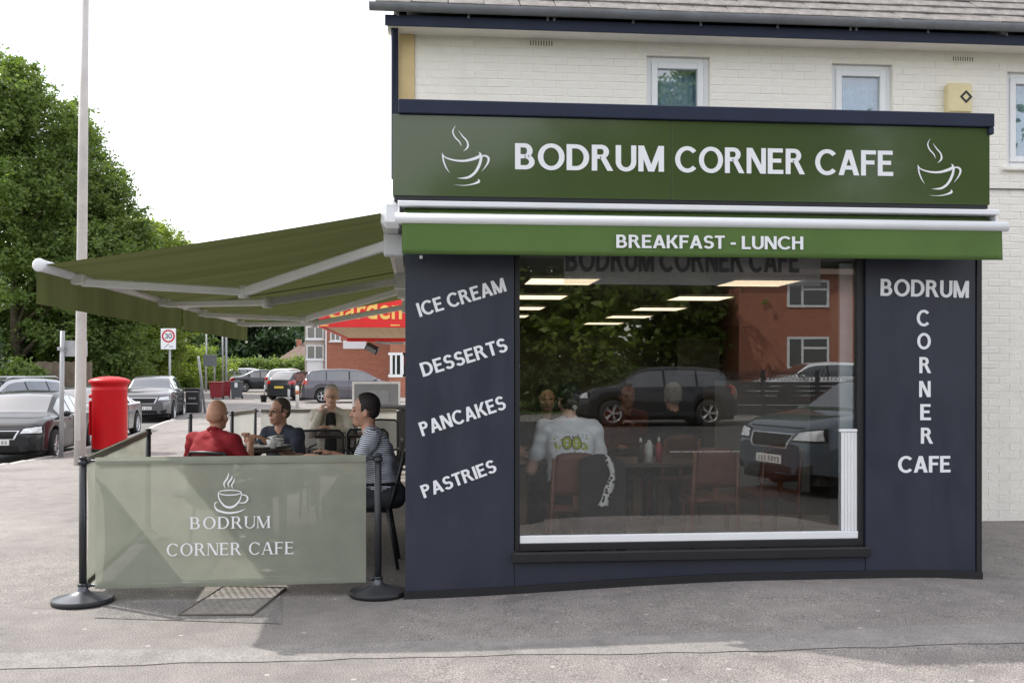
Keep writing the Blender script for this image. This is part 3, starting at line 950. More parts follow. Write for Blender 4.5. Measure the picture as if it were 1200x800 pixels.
# ------------------------------------------------------------------ side awnings, open
M_AWNS = fabric_mat('olive_awning_canvas', (0.062, 0.074, 0.032), trans=.24, var=.28, scale=1.6, tcol=(.092, .100, .040), stretch=(.12, 2.6, .4))
def side_awning(y0, y1, label, lap=0.0):
    t = thing('side_awning', label, 'awning', (-.1, (y0 + y1) / 2, 2.5), group='open awnings along the side wall')
    zw, zf, xf = 2.70, 2.315, -2.45
    vs, fs = [], []
    nx, ny = 16, 36
    for i in range(nx + 1):
        u = i / nx
        for j in range(ny + 1):
            v = j / ny
            sag = -.045 * math.sin(math.pi * u) * (1 + (.35 * math.sin(v * 40) + .25 * math.sin(v * 17 + 1)) * math.sin(math.pi * v)) * .6
            vs.append((-.17 + (xf + .17) * u, y0 - lap + (y1 - y0 + lap) * v, zw + (zf - zw) * u + sag * .5 - lap * .03))
    for i in range(nx):
        for j in range(ny):
            q = i * (ny + 1) + j
            fs.append((q, q + 1, q + ny + 2, q + ny + 1))
    MB().add(vs, fs, True).build('canopy', M_AWNS, t)
    bar = MB().tube([(xf, y0 - .01, zf), (xf, y1 + .01, zf)], .042, 14)
    bo = bar.build('front_bar', M_WALU, t)
    for yy_ in (y0 - .012, y1 + .012): MB().ell((xf, yy_, zf), (.046, .02, .046)).build('end_cap', M_WALU, bo)
    vs, fs = [], []
    n = 40
    for j in range(n + 1):
        y = y0 + .02 + (y1 - y0 - .04) * j / n
        for k in range(4):
            vs.append((xf - .03 + .010 * k / 3 * math.sin(j * .9), y, zf - .015 - (.245) * k / 3))
    for j in range(n):
        for k in range(3):
            q = j * 4 + k
            fs.append((q, q + 1, q + 5, q + 4))
    MB().add(vs, fs, True).build('valance', M_AWNS, t)
    MB().box(-.17, y0, 2.60, -.012, y1, 2.80, c=.04).build('cassette', M_WALU, t)
    for j, yy in enumerate((y0 + .35, y1 - .9)):
        s = 1 if j == 0 else -1
        sh = Vector((-.14, yy, 2.52)); el = Vector((-1.31, yy + s * .85, 2.24)); fr = Vector((-2.38, yy + s * .25, 2.255))
        arm = MB()
        def beam(a, b, w, h):
            d = (b - a); L = d.length
            M = Matrix.Translation(a) @ d.to_track_quat('X', 'Z').to_matrix().to_4x4()
            arm.box(0, -w / 2, -h / 2, L, w / 2, h / 2, c=.01, M=M)
        beam(sh, el, .05, .075)
        beam(el, fr, .045, .062)
        ao = arm.build('arm', M_WALU, t)
        MB().lathe([(0, -.05), (.045, -.05), (.045, .05), (0, .05)], el, 12).build('elbow', M_WALU, ao)
        MB().box(fr.x - .06, fr.y - .05, fr.z - .02, fr.x + .03, fr.y + .05, fr.z + .06, c=.01).build('bracket', M_WALU, ao)
        MB().box(-.16, sh.y - .06, 2.44, -.012, sh.y + .06, 2.60, c=.01).build('bracket', M_WALU, ao)
    return t
side_awning(-.06, 4.115, 'nearer of two open olive green awnings over the pavement tables')
side_awning(4.125, 8.25, 'farther of two open olive green awnings over the pavement tables', lap=.10)

# ================================================================== CAFE ROOM
M_FLOOR = pm('brown_floor', (.055, .042, .036), rough=.35, var=.2, scale=4)
M_IWALL = pm('room_wall_paint', (.11, .105, .10), rough=.8, var=.06, scale=2)
M_CEIL = pm('ceiling_tile', (.30, .30, .29), rough=.9, var=.06, scale=3)
room_floor = B('room_floor', M_FLOOR, None, (.1, .06, .03, 4.135, YW, .085), (.1, YW + .001, .03, ROOM_X1, ROOM_Y1, .085)); tag(room_floor, kind='structure')
room_ceiling = B('room_ceiling', M_CEIL, None, (.1, .102, 2.42, 4.135, YW, 2.46), (.1, YW + .001, 2.42, ROOM_X1, ROOM_Y1, 2.46)); tag(room_ceiling, kind='structure')
rw = B('room_wall', M_IWALL, None, (.1, YW + .26, .085, .12, ROOM_Y1, 2.42), (ROOM_X1 - .02, YW + .26, .085, ROOM_X1, ROOM_Y1, 2.42), (.1, ROOM_Y1 - .02, .085, ROOM_X1, ROOM_Y1, 2.42)); tag(rw, kind='structure')
M_LAMP = emit_mat('ceiling_panel_light', (1.0, .79, .53), 1.0)
M_TFR = pm('lamp_frame', (.6, .6, .6), rough=.4)
lamp0 = None
rows = ('nearest the window', 'second from the window', 'third from the window', 'fourth from the window', 'fifth from the window')
for ci, xx in enumerate((1.36, 3.17)):
    for ri, yy in enumerate((1.80, 3.7, 5.6, 7.45, 9.5)):
        side = 'left' if ci == 0 else 'right'
        t = thing('ceiling_light', 'square warm ceiling panel light, %s row, %s' % (side, rows[ri]), 'ceiling light', (xx, yy, 2.42), group='ceiling panel lights in the cafe')
        B('diffuser', M_LAMP, t, (-.30, -.30, -.016, .30, .30, -.008), local=True)
        f = MB()
        for (a, b, c, d) in ((-.32, -.32, .32, -.301), (-.32, .301, .32, .32), (-.32, -.30, -.301, .30), (.301, -.30, .32, .30)):
            f.box(a, b, -.02, c, d, -.002)
        f.build('frame', M_TFR, t, local=True)
# white panelled return beside the glass
wp = thing('panelled_return', 'white tongue and groove boards at the lower right edge of the window', 'panelling', (FX(998), .2, .085))
x0, x1 = FX(988.5), FX(1007.3)
ztop = on_y(998, 506, .03).z
n = 5
for i in range(n):
    a, b = x0 + (x1 - x0) * i / n, x0 + (x1 - x0) * (i + 1) / n
    B('board', M_UPVC, wp, (a + .001, .034, FZ(800, 625.5) + .001, b - .001, .052, ztop), c=.004)
B('cap_rail', M_UPVC, wp, (x0 - .015, .028, ztop + .001, x1 - .001, .056, ztop + .022), c=.004)
B('upright', pm('pale_upright', (.42, .45, .48), rough=.6), wp, (FX(991), .10, .1, FX(1006), .13, 2.40))
# counter and board at the back
ct = thing('serving_counter', 'pale grey serving counter towards the back of the cafe', 'counter', (4.3, 5.2, .085))
M_PALE = pm('pale_counter', (.40, .42, .44), rough=.5, var=.05)
B('front', M_PALE, ct, (3.75, 5.0, .09, 4.95, 5.06, 1.5), c=.004)
B('carcass', M_IWALL, ct, (3.76, 5.061, .09, 4.94, 5.6, 1.49))
B('worktop', M_BLACK, ct, (3.7, 4.96, 1.501, 5.0, 5.65, 1.54), c=.006)
M_POST = pm('poster_paper', (.55, .55, .52), rough=.7, var=.1, scale=10)
wb = thing('wall_poster', 'pale poster in a frame on the back wall of the cafe', 'poster', (5.1, ROOM_Y1 - .04, 1.8))
B('sheet', M_POST, wb, (4.72, ROOM_Y1 - .035, 1.55, 5.5, ROOM_Y1 - .03, 2.2))
B('frame', M_BLACK, wb, (4.69, ROOM_Y1 - .04, 1.52, 4.72, ROOM_Y1 - .021, 2.23), (5.5, ROOM_Y1 - .04, 1.52, 5.53, ROOM_Y1 - .021, 2.23), (4.72, ROOM_Y1 - .04, 1.52, 5.5, ROOM_Y1 - .021, 1.55), (4.72, ROOM_Y1 - .04, 2.2, 5.5, ROOM_Y1 - .021, 2.23))
for i, (pxx, ww) in enumerate(((690, .35), (708, .5))):
    q = on_y(pxx, 414, ROOM_Y1 - .05)
    t = thing('framed_picture', ('smaller' if i == 0 else 'larger') + ' dark framed picture on the cafe back wall', 'picture', (q.x, q.y, q.z))
    B('frame', pm('gilt_frame', (.22, .18, .09), rough=.5), t, (q.x - ww / 2, q.y, q.z - .14, q.x + ww / 2, q.y + .03, q.z + .14), c=.01)
    B('canvas', pm('dark_canvas', (.04, .05, .05), rough=.6, var=.6, scale=9), t, (q.x - ww / 2 + .03, q.y - .004, q.z - .11, q.x + ww / 2 - .03, q.y - .001, q.z + .11))

# ================================================================== FURNITURE
M_WOOD = pm('chestnut_wood', (.14, .045, .02), rough=.4, var=.25, scale=12)
M_LEATH = pm('tan_leather', (.11, .036, .020), rough=.5, var=.15, scale=10)
M_TTOP = pm('dark_table_top', (.05, .035, .03), rough=.3, var=.2, scale=6)
M_MET = pm('black_powder_metal', (.018, .018, .02), rough=.42, var=.15, scale=10)
M_MESH = fabric_mat('black_chair_mesh', (.03, .03, .033), trans=.2, see=.30)
M_CHINA = pm('white_china', (.80, .80, .78), rough=.2, var=.02)
M_CHROME = pm('chrome_rail', (.72, .73, .75), rough=.18, metal=1.0, var=.05)
def indoor_chair():
    t = thing('cafe_chair', 'x', 'chair')
    MB().box(-.21, -.21, .44, .21, .21, .50, c=.02).build('seat', M_LEATH, t, local=True)
    b = MB()
    vs, fs = [], []
    for i in range(13):
        u = -1 + i / 6
        for k in range(7):
            v = k / 6
            wdt = .20 - .02 * v - (.05 * max(0, v - .7) / .3 if abs(u) > .9 else 0)
            vs.append((-.20 - .05 * v + .03 * (1 - u * u) * -1, u * wdt, .58 + .30 * v + .02 * (1 - u * u) * v))
    for i in range(12):
        for k in range(6):
            q = i * 7 + k; fs.append((q, q + 1, q + 8, q + 7))
    bo = b.add(vs, fs, True).build('backrest', M_LEATH, t, local=True)
    bo.modifiers.new('thick', 'SOLIDIFY').thickness = .035
    for sx in (1, -1):
        for sy in (1, -1):
            if sx == 1: pts = [(.18, sy * .18, .44), (.20, sy * .19, .0)]
            else: pts = [(-.27, sy * .17, .86), (-.20, sy * .18, .46), (-.25, sy * .19, 0)]
            MB().tube(pts, .017, 8).build('leg', M_WOOD, t, local=True)
    MB().box(-.19, -.185, .40, .19, -.165, .44).box(-.19, .165, .40, .19, .185, .44).box(.165, -.16, .40, .185, .16, .44).build('seat_frame', M_WOOD, t, local=True)
    MB().box(-.225, -.02, .47, -.205, .02, .60).build('splat', M_WOOD, t, local=True)
    return t
def outdoor_chair():
    t = thing('terrace_chair', 'x', 'chair')
    MB().box(-.22, -.22, .445, .23, .22, .465, c=.008).build('seat', M_MESH, t, local=True)
    f = MB().tube([(.22, -.225, .455), (.22, .225, .455), (-.21, .225, .455), (-.21, -.225, .455), (.22, -.225, .455)], .012, 8)
    f.build('seat_frame', M_MET, t, local=True)
    vs, fs = [], []
    for i in range(9):
        u = -1 + i / 4
        for k in range(7):
            v = k / 6
            vs.append((-.235 - .09 * v - .03 * (1 - u * u), u * .205, .52 + .37 * v))
    for i in range(8):
        for k in range(6):
            q = i * 7 + k; fs.append((q, q + 1, q + 8, q + 7))
    bk = MB().add(vs, fs, True).build('backrest', M_MESH, t, local=True)
    MB().tube([(-.225, -.215, .47), (-.245, -.215, .55), (-.325, -.215, .86), (-.345, -.18, .90), (-.36, 0, .905), (-.345, .18, .90), (-.325, .215, .86), (-.245, .215, .55), (-.225, .215, .47)], .014, 8).build('back_frame', M_MET, t, local=True)
    for sy in (1, -1):
        MB().tube([(.21, sy * .22, .45), (.25, sy * .235, 0)], .014, 8).build('leg', M_MET, t, local=True)
        MB().tube([(-.21, sy * .22, .47), (-.29, sy * .235, 0)], .014, 8).build('leg', M_MET, t, local=True)
        MB().tube([(.22, sy * .23, .455), (.235, sy * .26, .62), (.20, sy * .265, .66), (-.27, sy * .255, .67)], .013, 8).build('armrest', M_MET, t, local=True)
    return t
def place(proto, used, loc, rz, label, group):
    o = proto if not used else copy_tree(proto)
    used.append(1)
    o.location = loc
    o.scale = (1, 1, 1)
    o.rotation_euler = (0, 0, math.radians(rz))
    tag(o, label, None, group)
    return o
def table(loc, label, w, hgt, mat=None, group=None, rnd=False):
    t = thing('cafe_table', label, 'table', loc, group=group)
    if rnd: MB().lathe([(0, hgt - .03), (w - .01, hgt - .03), (w, hgt - .02), (w, hgt - .004), (w - .006, hgt), (0, hgt)], n=36).build('top', mat or M_TTOP, t, local=True)
    else: MB().box(-w, -w, hgt - .03, w, w, hgt, c=.006).build('top', mat or M_TTOP, t, local=True)
    MB().tube([(0, 0, .03), (0, 0, hgt - .032)], .03, 12).build('column', M_MET, t, local=True)
    MB().lathe([(0, .0), (.22, .0), (.22, .012), (.05, .03), (0, .03)], n=24).build('base', M_MET, t, local=True)
    return t
def plate(loc, label, r=.12, group='white china on the pavement table'):
    o = MB().lathe([(0, .004), (r * .55, .004), (r * .62, .0), (r * .66, .006), (r, .022), (r, .026), (r * .65, .011), (0, .009)], n=28).build('plate', M_CHINA)
    o.location = loc
    return tag(o, label, 'plate', group)
def cup(loc, label, group='white china on the pavement table'):
    o = thing('coffee_cup', label, 'cup', loc, group=group)
    MB().lathe([(0, .004), (.022, .0), (.03, .012), (.04, .05), (.042, .07), (.038, .07), (.035, .05), (.02, .012), (0, .01)], n=20).build('bowl', M_CHINA, o, local=True)
    MB().tube([(.036, 0, .055), (.062, 0, .052), (.062, 0, .028), (.032, 0, .02)], .006, 8).build('handle', M_CHINA, o, local=True)
    return o

ich, iu = indoor_chair(), []
FZ0 = .085
place(ich, iu, (1.28, .62, FZ0), 88, 'brown cafe chair holding the man in the white printed T-shirt', 'brown chairs in the cafe')
place(ich, iu, (1.36, 2.55, FZ0), -90, 'brown cafe chair under the woman facing the window', 'brown chairs in the cafe')
place(ich, iu, (2.50, 1.05, FZ0), 85, 'empty brown cafe chair just right of the table with bottles', 'brown chairs in the cafe')
place(ich, iu, (3.10, 1.35, FZ0), 100, 'empty brown cafe chair nearest the white panelling', 'brown chairs in the cafe')
place(ich, iu, (2.25, 3.35, FZ0), -80, 'brown cafe chair under the person with the raised cup', 'brown chairs in the cafe')
place(ich, iu, (2.60, 2.65, FZ0), 95, 'brown cafe chair under the grey haired person further inside', 'brown chairs in the cafe')
table((1.25, 1.65, FZ0), 'dark cafe table between the white T-shirt man and the facing woman', .36, .74, group='tables in the cafe')
tb = table((2.15, 1.55, FZ0), 'dark cafe table carrying the sauce bottles', .36, .74, group='tables in the cafe')
table((2.4, 3.0, FZ0), 'dark cafe table further inside between two guests', .3, .74, group='tables in the cafe')
def bottle(loc, col, label, h=.19, r=.028):
    t = thing('sauce_bottle', label, 'bottle', loc, group='sauce bottles on the cafe table')
    MB().lathe([(0, 0), (r, 0), (r, h * .7), (r * .5, h * .85), (r * .45, h * .9), (0, h * .9)], n=16).build('body', pm('bottle_' + col[0], col[1], rough=.3, var=0), t, local=True)
    MB().lathe([(0, h * .9), (r * .55, h * .9), (r * .3, h * 1.1), (0, h * 1.1)], n=12).build('cap', M_CHINA if col[0] != 'white' else M_BLACK, t, local=True)
bz = FZ0 + .74
bottle((1.98, 1.33, bz), ('dark', (.03, .02, .02)), 'dark sauce bottle on the cafe table')
bottle((2.06, 1.36, bz), ('white', (.7, .7, .66)), 'white sauce bottle on the cafe table', h=.21, r=.032)
bottle((2.16, 1.42, bz), ('red', (.35, .03, .03)), 'red sauce bottle on the cafe table')
plate((1.12, 1.72, bz), 'white plate on the table inside the window', group='china inside')
jk = thing('jacket', 'black jacket with white patterned scarf hung on the chair behind the T-shirt man', 'jacket', (1.40, .34, .5))
M_JKT = pm('black_cotton', (.014, .014, .016), rough=.9, var=.3, scale=12)
vs, fs = [], []
for i in range(15):
    u = i / 14
    for k in range(13):
        v = k / 12
        vs.append((1.28 + .36 * u - .03 * v * math.sin(u * 3) , .315 - .035 * math.sin(u * math.pi) - .025 * math.sin(u * 14) * v, .985 - .06 * (u - .45) ** 2 * 4 - v * (.66 + .03 * math.sin(u * 9))))
for i in range(14):
    for k in range(12):
        q = i * 13 + k; fs.append((q, q + 1, q + 14, q + 13))
jo = MB().add(vs, fs, True).build('cloth', M_JKT, jk); jo.modifiers.new('thick', 'SOLIDIFY').thickness = .03
M_SCARF = pm('white_patterned_scarf', (.48, .48, .46), rough=.9, var=0)
ntp = M_SCARF.node_tree
v_ = ntp.nodes.new('ShaderNodeTexVoronoi'); v_.inputs['Scale'].default_value = 38
r_ = ntp.nodes.new('ShaderNodeValToRGB'); r_.color_ramp.interpolation = 'CONSTANT'
r_.color_ramp.elements[0].color = (.02, .02, .02, 1); r_.color_ramp.elements[1].color = (.62, .62, .6, 1); r_.color_ramp.elements[1].position = .42
tcc = ntp.nodes.new('ShaderNodeTexCoord')
ntp.links.new(tcc.outputs['Object'], v_.inputs['Vector']); ntp.links.new(v_.outputs['Distance'], r_.inputs['Fac']); ntp.links.new(r_.outputs['Color'], ntp.nodes['Principled BSDF'].inputs['Base Color'])
sc = catmull([(1.475, .985), (1.50, .93), (1.525, .84), (1.50, .74), (1.47, .66), (1.45, .60)], 4)
wd = [.008, .026, .018, .036, .028, .042]
vs, fs = [], []
for i, (x, z) in enumerate(sc):
    f = i / (len(sc) - 1) * 5; k = min(4, int(f)); w_ = wd[k] + (wd[k + 1] - wd[k]) * (f - k)
    vs += [(x - w_, .245, z), (x, .235, z), (x + w_, .245, z)]
for i in range(len(sc) - 1):
    fs += [(3 * i, 3 * i + 1, 3 * i + 4, 3 * i + 3), (3 * i + 1, 3 * i + 2, 3 * i + 5, 3 * i + 4)]
so_ = MB().add(vs, fs, True).build('scarf', M_SCARF, jk); so_.modifiers.new('thick', 'SOLIDIFY').thickness = .012

# pavement tables and chairs
och, ou = outdoor_chair(), []
def gz(x, y): return ground_z(x, y)
def oc(x, y, rz, label): return place(och, ou, (x, y, gz(x, y) + .015), rz, label, 'black terrace chairs under the awnings')
oc(-1.56, 1.86, 66, 'black terrace chair under the bald man in the red shirt').scale = (.92, .92, .92)
oc(-1.27, 3.02, -122, 'black terrace chair under the man in the dark T-shirt').scale = (1, 1, .80)
oc(-.93, 5.12, -94, 'black terrace chair under the grey haired man in the pale jacket').scale = (1, 1, .93)
oc(-.36, 1.03, 180, 'black terrace chair against the wall under the man in the striped shirt')
oc(-.90, 3.78, 88, 'empty black mesh terrace chair just in front of the grey haired man')
oc(-.42, 3.95, 84, 'empty black terrace chair right beside the mesh chair, half hidden by the striped shirt man')
oc(-.38, 5.3, -88, 'empty black terrace chair at the far right table by the wall')
TH = .82
t1 = table((-1.42, 2.42, gz(-1.4, 2.4)), 'dark terrace table with white plates between the red shirt and dark T-shirt men', .33, TH, group='terrace tables', rnd=True)
t2 = table((-.72, 4.45, gz(-.7, 4.5)), 'dark terrace table in front of the grey haired man', .34, TH, group='terrace tables')
t3 = table((-.98, 1.0, gz(-1, 1)), 'dark terrace table in front of the striped shirt man behind the banner', .32, TH, group='terrace tables')
tz = gz(-1.4, 2.4) + TH
plate((-1.36, 2.30, tz), 'white plate at the front of the crowded terrace table', .125)
plate((-1.22, 2.42, tz), 'white plate on the crowded terrace table beside the dark T-shirt man', .11)
plate((-1.50, 2.50, tz), 'white plate at the left of the crowded terrace table', .10)
cup((-1.30, 2.52, tz), 'white coffee cup beside the plates on the terrace table')
cup((-1.24, 2.24, tz), 'white coffee cup at the near right edge of the terrace table')
nk = MB()
for i in range(7):
    nk.box(-.05, -.05, i * .012, .05, .05, i * .012 + .01, M=Matrix.Translation((-1.235, 2.44, tz + .028)) @ Matrix.Rotation(i * .7, 4, 'Z') @ Matrix.Rotation(.18 * (-1) ** i, 4, 'X'))
tag(nk.build('paper_napkins', M_CHINA), 'crumpled white paper napkins on a plate on the terrace table', 'napkins')
tz2 = gz(-.7, 4.5) + TH
def tumbler(loc, label):
    o = MB().lathe([(0, .002), (.026, 0), (.033, .12), (.031, .12), (.024, .006), (0, .006)], n=18).build('glass_tumbler', glass_mat('tumbler_glass' + label[:4], refl=.12))
    o.location = loc
    return tag(o, label, 'glass', 'glasses on the far terrace table')
tumbler((-.62, 4.25, tz2), 'clear glass tumbler on the table of the grey haired man')
plate((-.85, 4.6, tz2), 'white plate in front of the grey haired man', .11)

# ================================================================== CAFE BARRIERS
M_BAN = fabric_mat('sage_mesh_banner', (.365, .385, .315), trans=.40, see=.11, var=.07, scale=6)
M_BANP = fabric_mat('pale_mesh_banner', (.48, .485, .46), trans=.45, see=.10, var=.05, scale=6)
M_POSTM = pm('dark_grey_post', (.022, .024, .028), rough=.35, var=.1, scale=6)
def post(x, y, label, h=1.0):
    z = gz(x, y)
    t = thing('barrier_post', label, 'post', (x, y, z), group='dark barrier posts round the terrace')
    MB().tube([(0, 0, .03), (0, 0, h)], .0255, 14).build('pole', M_POSTM, t, local=True)
    MB().lathe([(.03, h + .0), (.03, h + .008), (.0, h + .014)], n=14).build('cap', M_POSTM, t, local=True)
    MB().lathe([(0, 0), (.195, 0), (.205, .008), (.205, .03), (.197, .038)], n=32).build('base_rim', M_BLACK, t, local=True)
    MB().lathe([(.1975, .0375), (.10, .062), (.045, .082), (.034, .10), (.03, .12)], n=32).build('base', pm('grey_base_cover', (.10, .105, .115), rough=.3, var=.1, metal=.6), t, local=True)
    MB().lathe([(.0265, .115), (.034, .118), (.034, .135), (.0265, .138)], n=14).lathe([(.0265, h - .045), (.034, h - .043), (.034, h - .02), (.0265, h - .018)], n=14).build('collar', M_POSTM, t, local=True)
    return t
def banner(A, Bp, label, mat, ztop=1.0, zbot=.095, inset=.085, wave=.012, band=None):
    A, Bp = Vector(A), Vector(Bp)
    za, zb = gz(A.x, A.y), gz(Bp.x, Bp.y)
    t = thing('barrier_banner', label, 'banner', (A.x, A.y, za), group='fabric banners between the barrier posts')
    d = (Bp - A); L = d.length; d.normalize(); nn = Vector((d.y, -d.x))
    def P(s, z, o=0): 
        q = A + d * s
        return (q.x + nn.x * o, q.y + nn.y * o, za + (zb - za) * s / L + z)
    nx, nz = 40, 12
    vs, fs = [], []
    for i in range(nx + 1):
        s = inset + (L - 2 * inset) * i / nx
        for k in range(nz + 1):
            v = k / nz
            o = wave * (math.sin(i * .55 + v * 2) * .5 + math.sin(i * .21 + 1.3)) * math.sin(math.pi * min(1, v * 1.0)) - .018 * (1 if 0 else 0)
            vs.append(P(s, zbot + (ztop - zbot) * v - .006 * math.sin(math.pi * i / nx) * (1 - v), o))
    for i in range(nx):
        for k in range(nz):
            q = i * (nz + 1) + k; fs.append((q, q + nz + 1, q + nz + 2, q + 1))
    fab = MB().add(vs, fs, True).build('fabric', mat, t)
    hem = MB()
    for zz, hgt in ((zbot + .002, .045), (ztop - .05, .048)):
        for sgn_ in (-1, 1):
            for i in range(nx):
                s0, s1 = inset + (L - 2 * inset) * i / nx, inset + (L - 2 * inset) * (i + 1) / nx
                hem.quad(P(s0, zz, sgn_ * .0135), P(s1, zz, sgn_ * .0135), P(s1, zz + hgt, sgn_ * .0135), P(s0, zz + hgt, sgn_ * .0135))
    hem.build('hem', mat if band is None else band, fab)
    for zz in (zbot + .025, ztop - .025):
        r = MB().tube([P(.035, zz), P(L - .035, zz)], .0095, 10).build('rail', M_CHROME, t)
        for ss_ in (.04, L - .04): MB().ell(P(ss_, zz), (.016, .016, .016)).build('clip', M_POSTM, r)
    return t, P
A0, A1 = ground_at(97, 706), ground_at(443, 697)
post(A0.x, A0.y, 'barrier post with grey round base at the left front corner')
post(A1.x, A1.y, 'barrier post with round base beside the navy panel corner')
fb, FP = banner(A0.xy, A1.xy, 'sage green front banner with white coffee cup and cafe name', M_BAN, ztop=1.005)
dA = (A1.xy - A0.xy).normalized()
def on_banner(px, py, off=.019):
    # meet of the view ray with the upright banner plane
    n2 = Vector((dA.y, -dA.x))
    p1 = at(px, py, 1.0); o = Vector((CX, CY, CZ)); r = p1 - o
    tt = (A0.xy + n2 * off - o.xy).dot(n2) / r.xy.dot(n2)
    return o + r * tt
nB = (dA.y, -dA.x, 0)
for (x0, y0, x1, y1, hpx, txt) in ((223.5, 619.5, 316, 618, 14.0, 'BODRUM'), (195.5, 651, 344, 648.5, 14.5, 'CORNER CAFE')):
    a, b = on_banner(x0, y0), on_banner(x1, y1)
    lettering('letter', txt, a, b, hpx * 6.95 / FPX, M_WHITE, fb, normal=nB, w=.15, h=.07, serif=True, gap=.20)
CUP2 = [[(-.40, .30, .012), (-.30, .36, .014), (0, .385, .016), (.30, .35, .014), (.38, .30, .014), (.25, .235, .016), (0, .215, .018), (-.27, .24, .016), (-.40, .30, .012)],
        [(-.40, .28, .016), (-.36, .08, .022), (-.20, -.14, .03), (0, -.21, .04), (.18, -.14, .034), (.34, .06, .02), (.39, .28, .012)],
        [(.40, .22, .016), (.53, .20, .022), (.60, .08, .026), (.50, -.05, .022), (.30, -.05, .01)],
        [(-.52, -.20, .012), (-.50, -.05, .02), (-.40, -.02, .006)],
        [(-.52, -.16, .02), (-.40, -.31, .032), (-.05, -.40, .034), (.30, -.36, .024), (.52, -.26, .004)],
        [(-.15, .44, .004), (-.20, .62, .024), (-.08, .82, .026), (-.04, 1.0, .004)],
        [(-.02, .46, .004), (-.06, .62, .024), (.05, .78, .026), (.08, .90, .004)],
        [(.10, .44, .004), (.06, .56, .02), (.13, .68, .022), (.15, .80, .004)]]
c = on_banner(269.5, 587)
strokes('cup_emblem', CUP2, c, (dA.x, dA.y, 0), (0, 0, 1), 34 * 6.95 / FPX, M_WHITE, fb, normal=nB, depth=.001)
# side and rear runs
M_BAND = pm('shaded_dark_hem', (.16, .145, .12), rough=.8)  # side banner's brown top band is shading put into the colour; rear bands dark
b1 = (-2.36, 2.28); b2 = (-2.72, 5.55); b3 = (-2.34, 6.22); b4 = (-2.40, 8.42); b5 = (-1.30, 8.52); b6 = (-.18, 8.62)
post(*b1, 'barrier post halfway along the left side run, left of the bald man')
post(*b2, 'barrier post stub rising just left of the bald man')
post(*b3, 'barrier post right of the bald man, near end of the pale side banner')
post(*b4, 'barrier post at the far left corner of the terrace')
post(*b5, 'barrier post in the rear run behind the grey haired man')
sb, SP = banner(A0.xy, b1, 'left side banner running back from the front corner post', M_BAN, band=M_BAND)
aa = Vector(SP(.45, .40, -.02)); bb = Vector(SP(1.85, .40, -.02))
lettering('letter', 'CORNER CAFE', bb, aa, .12, M_WHITE, sb, normal=(-1, 0, 0), w=.125, h=.05, serif=True, gap=.2)
banner(b3, b4, 'pale side banner between two dark posts behind the bald man', M_BANP, band=M_BAND)
banner(b4, b5, 'pale rear banner behind the dark T-shirt man', M_BANP, band=M_BAND)
banner(b5, b6, 'pale rear banner behind the grey haired man, running to the wall', M_BANP, band=M_BAND)
# steel cover in the pavement
mc = thing('access_cover', 'chequered steel access cover set in the pavement under the banner', 'manhole cover', ground_at(270, 706))
q = [ground_at(210, 721.5), ground_at(296, 721.5), ground_at(335, 690), ground_at(262, 688)]
zc = .009
mb = MB()
P4 = [Vector((p.x, p.y, gz(p.x, p.y) + zc)) for p in q]
mb.quad(*P4)
M_STEEL = pm('chequer_steel', (.25, .235, .22), rough=.55, metal=.2, var=.25, scale=9)
mb.build('plate', M_STEEL, mc)
fr = MB()
for i in range(4):
    a, b = P4[i], P4[(i + 1) % 4]
    fr.tube([a, b], .008, 6)
fr.build('frame', pm('rusty_frame', (.10, .085, .07), rough=.8), mc)
st = MB()
for i in range(18):
    for j in range(16):
        u, v = (i + .5) / 18, (j + .5) / 16
        c = P4[0].lerp(P4[1], u).lerp(P4[3].lerp(P4[2], u), v)
        ang = .8 if (i + j) % 2 else -.8
        ux, uy = math.cos(ang) * .013, math.sin(ang) * .013
        vx, vy = -math.sin(ang) * .005, math.cos(ang) * .005
        st.add([(c.x - ux, c.y - uy, c.z + .001), (c.x + vx, c.y + vy, c.z + .001), (c.x + ux, c.y + uy, c.z + .001), (c.x - vx, c.y - vy, c.z + .001), (c.x, c.y, c.z + .006)], [(0, 1, 4), (1, 2, 4), (2, 3, 4), (3, 0, 4)])
tag(st.build('studs', M_STEEL, mc), kind='stuff')

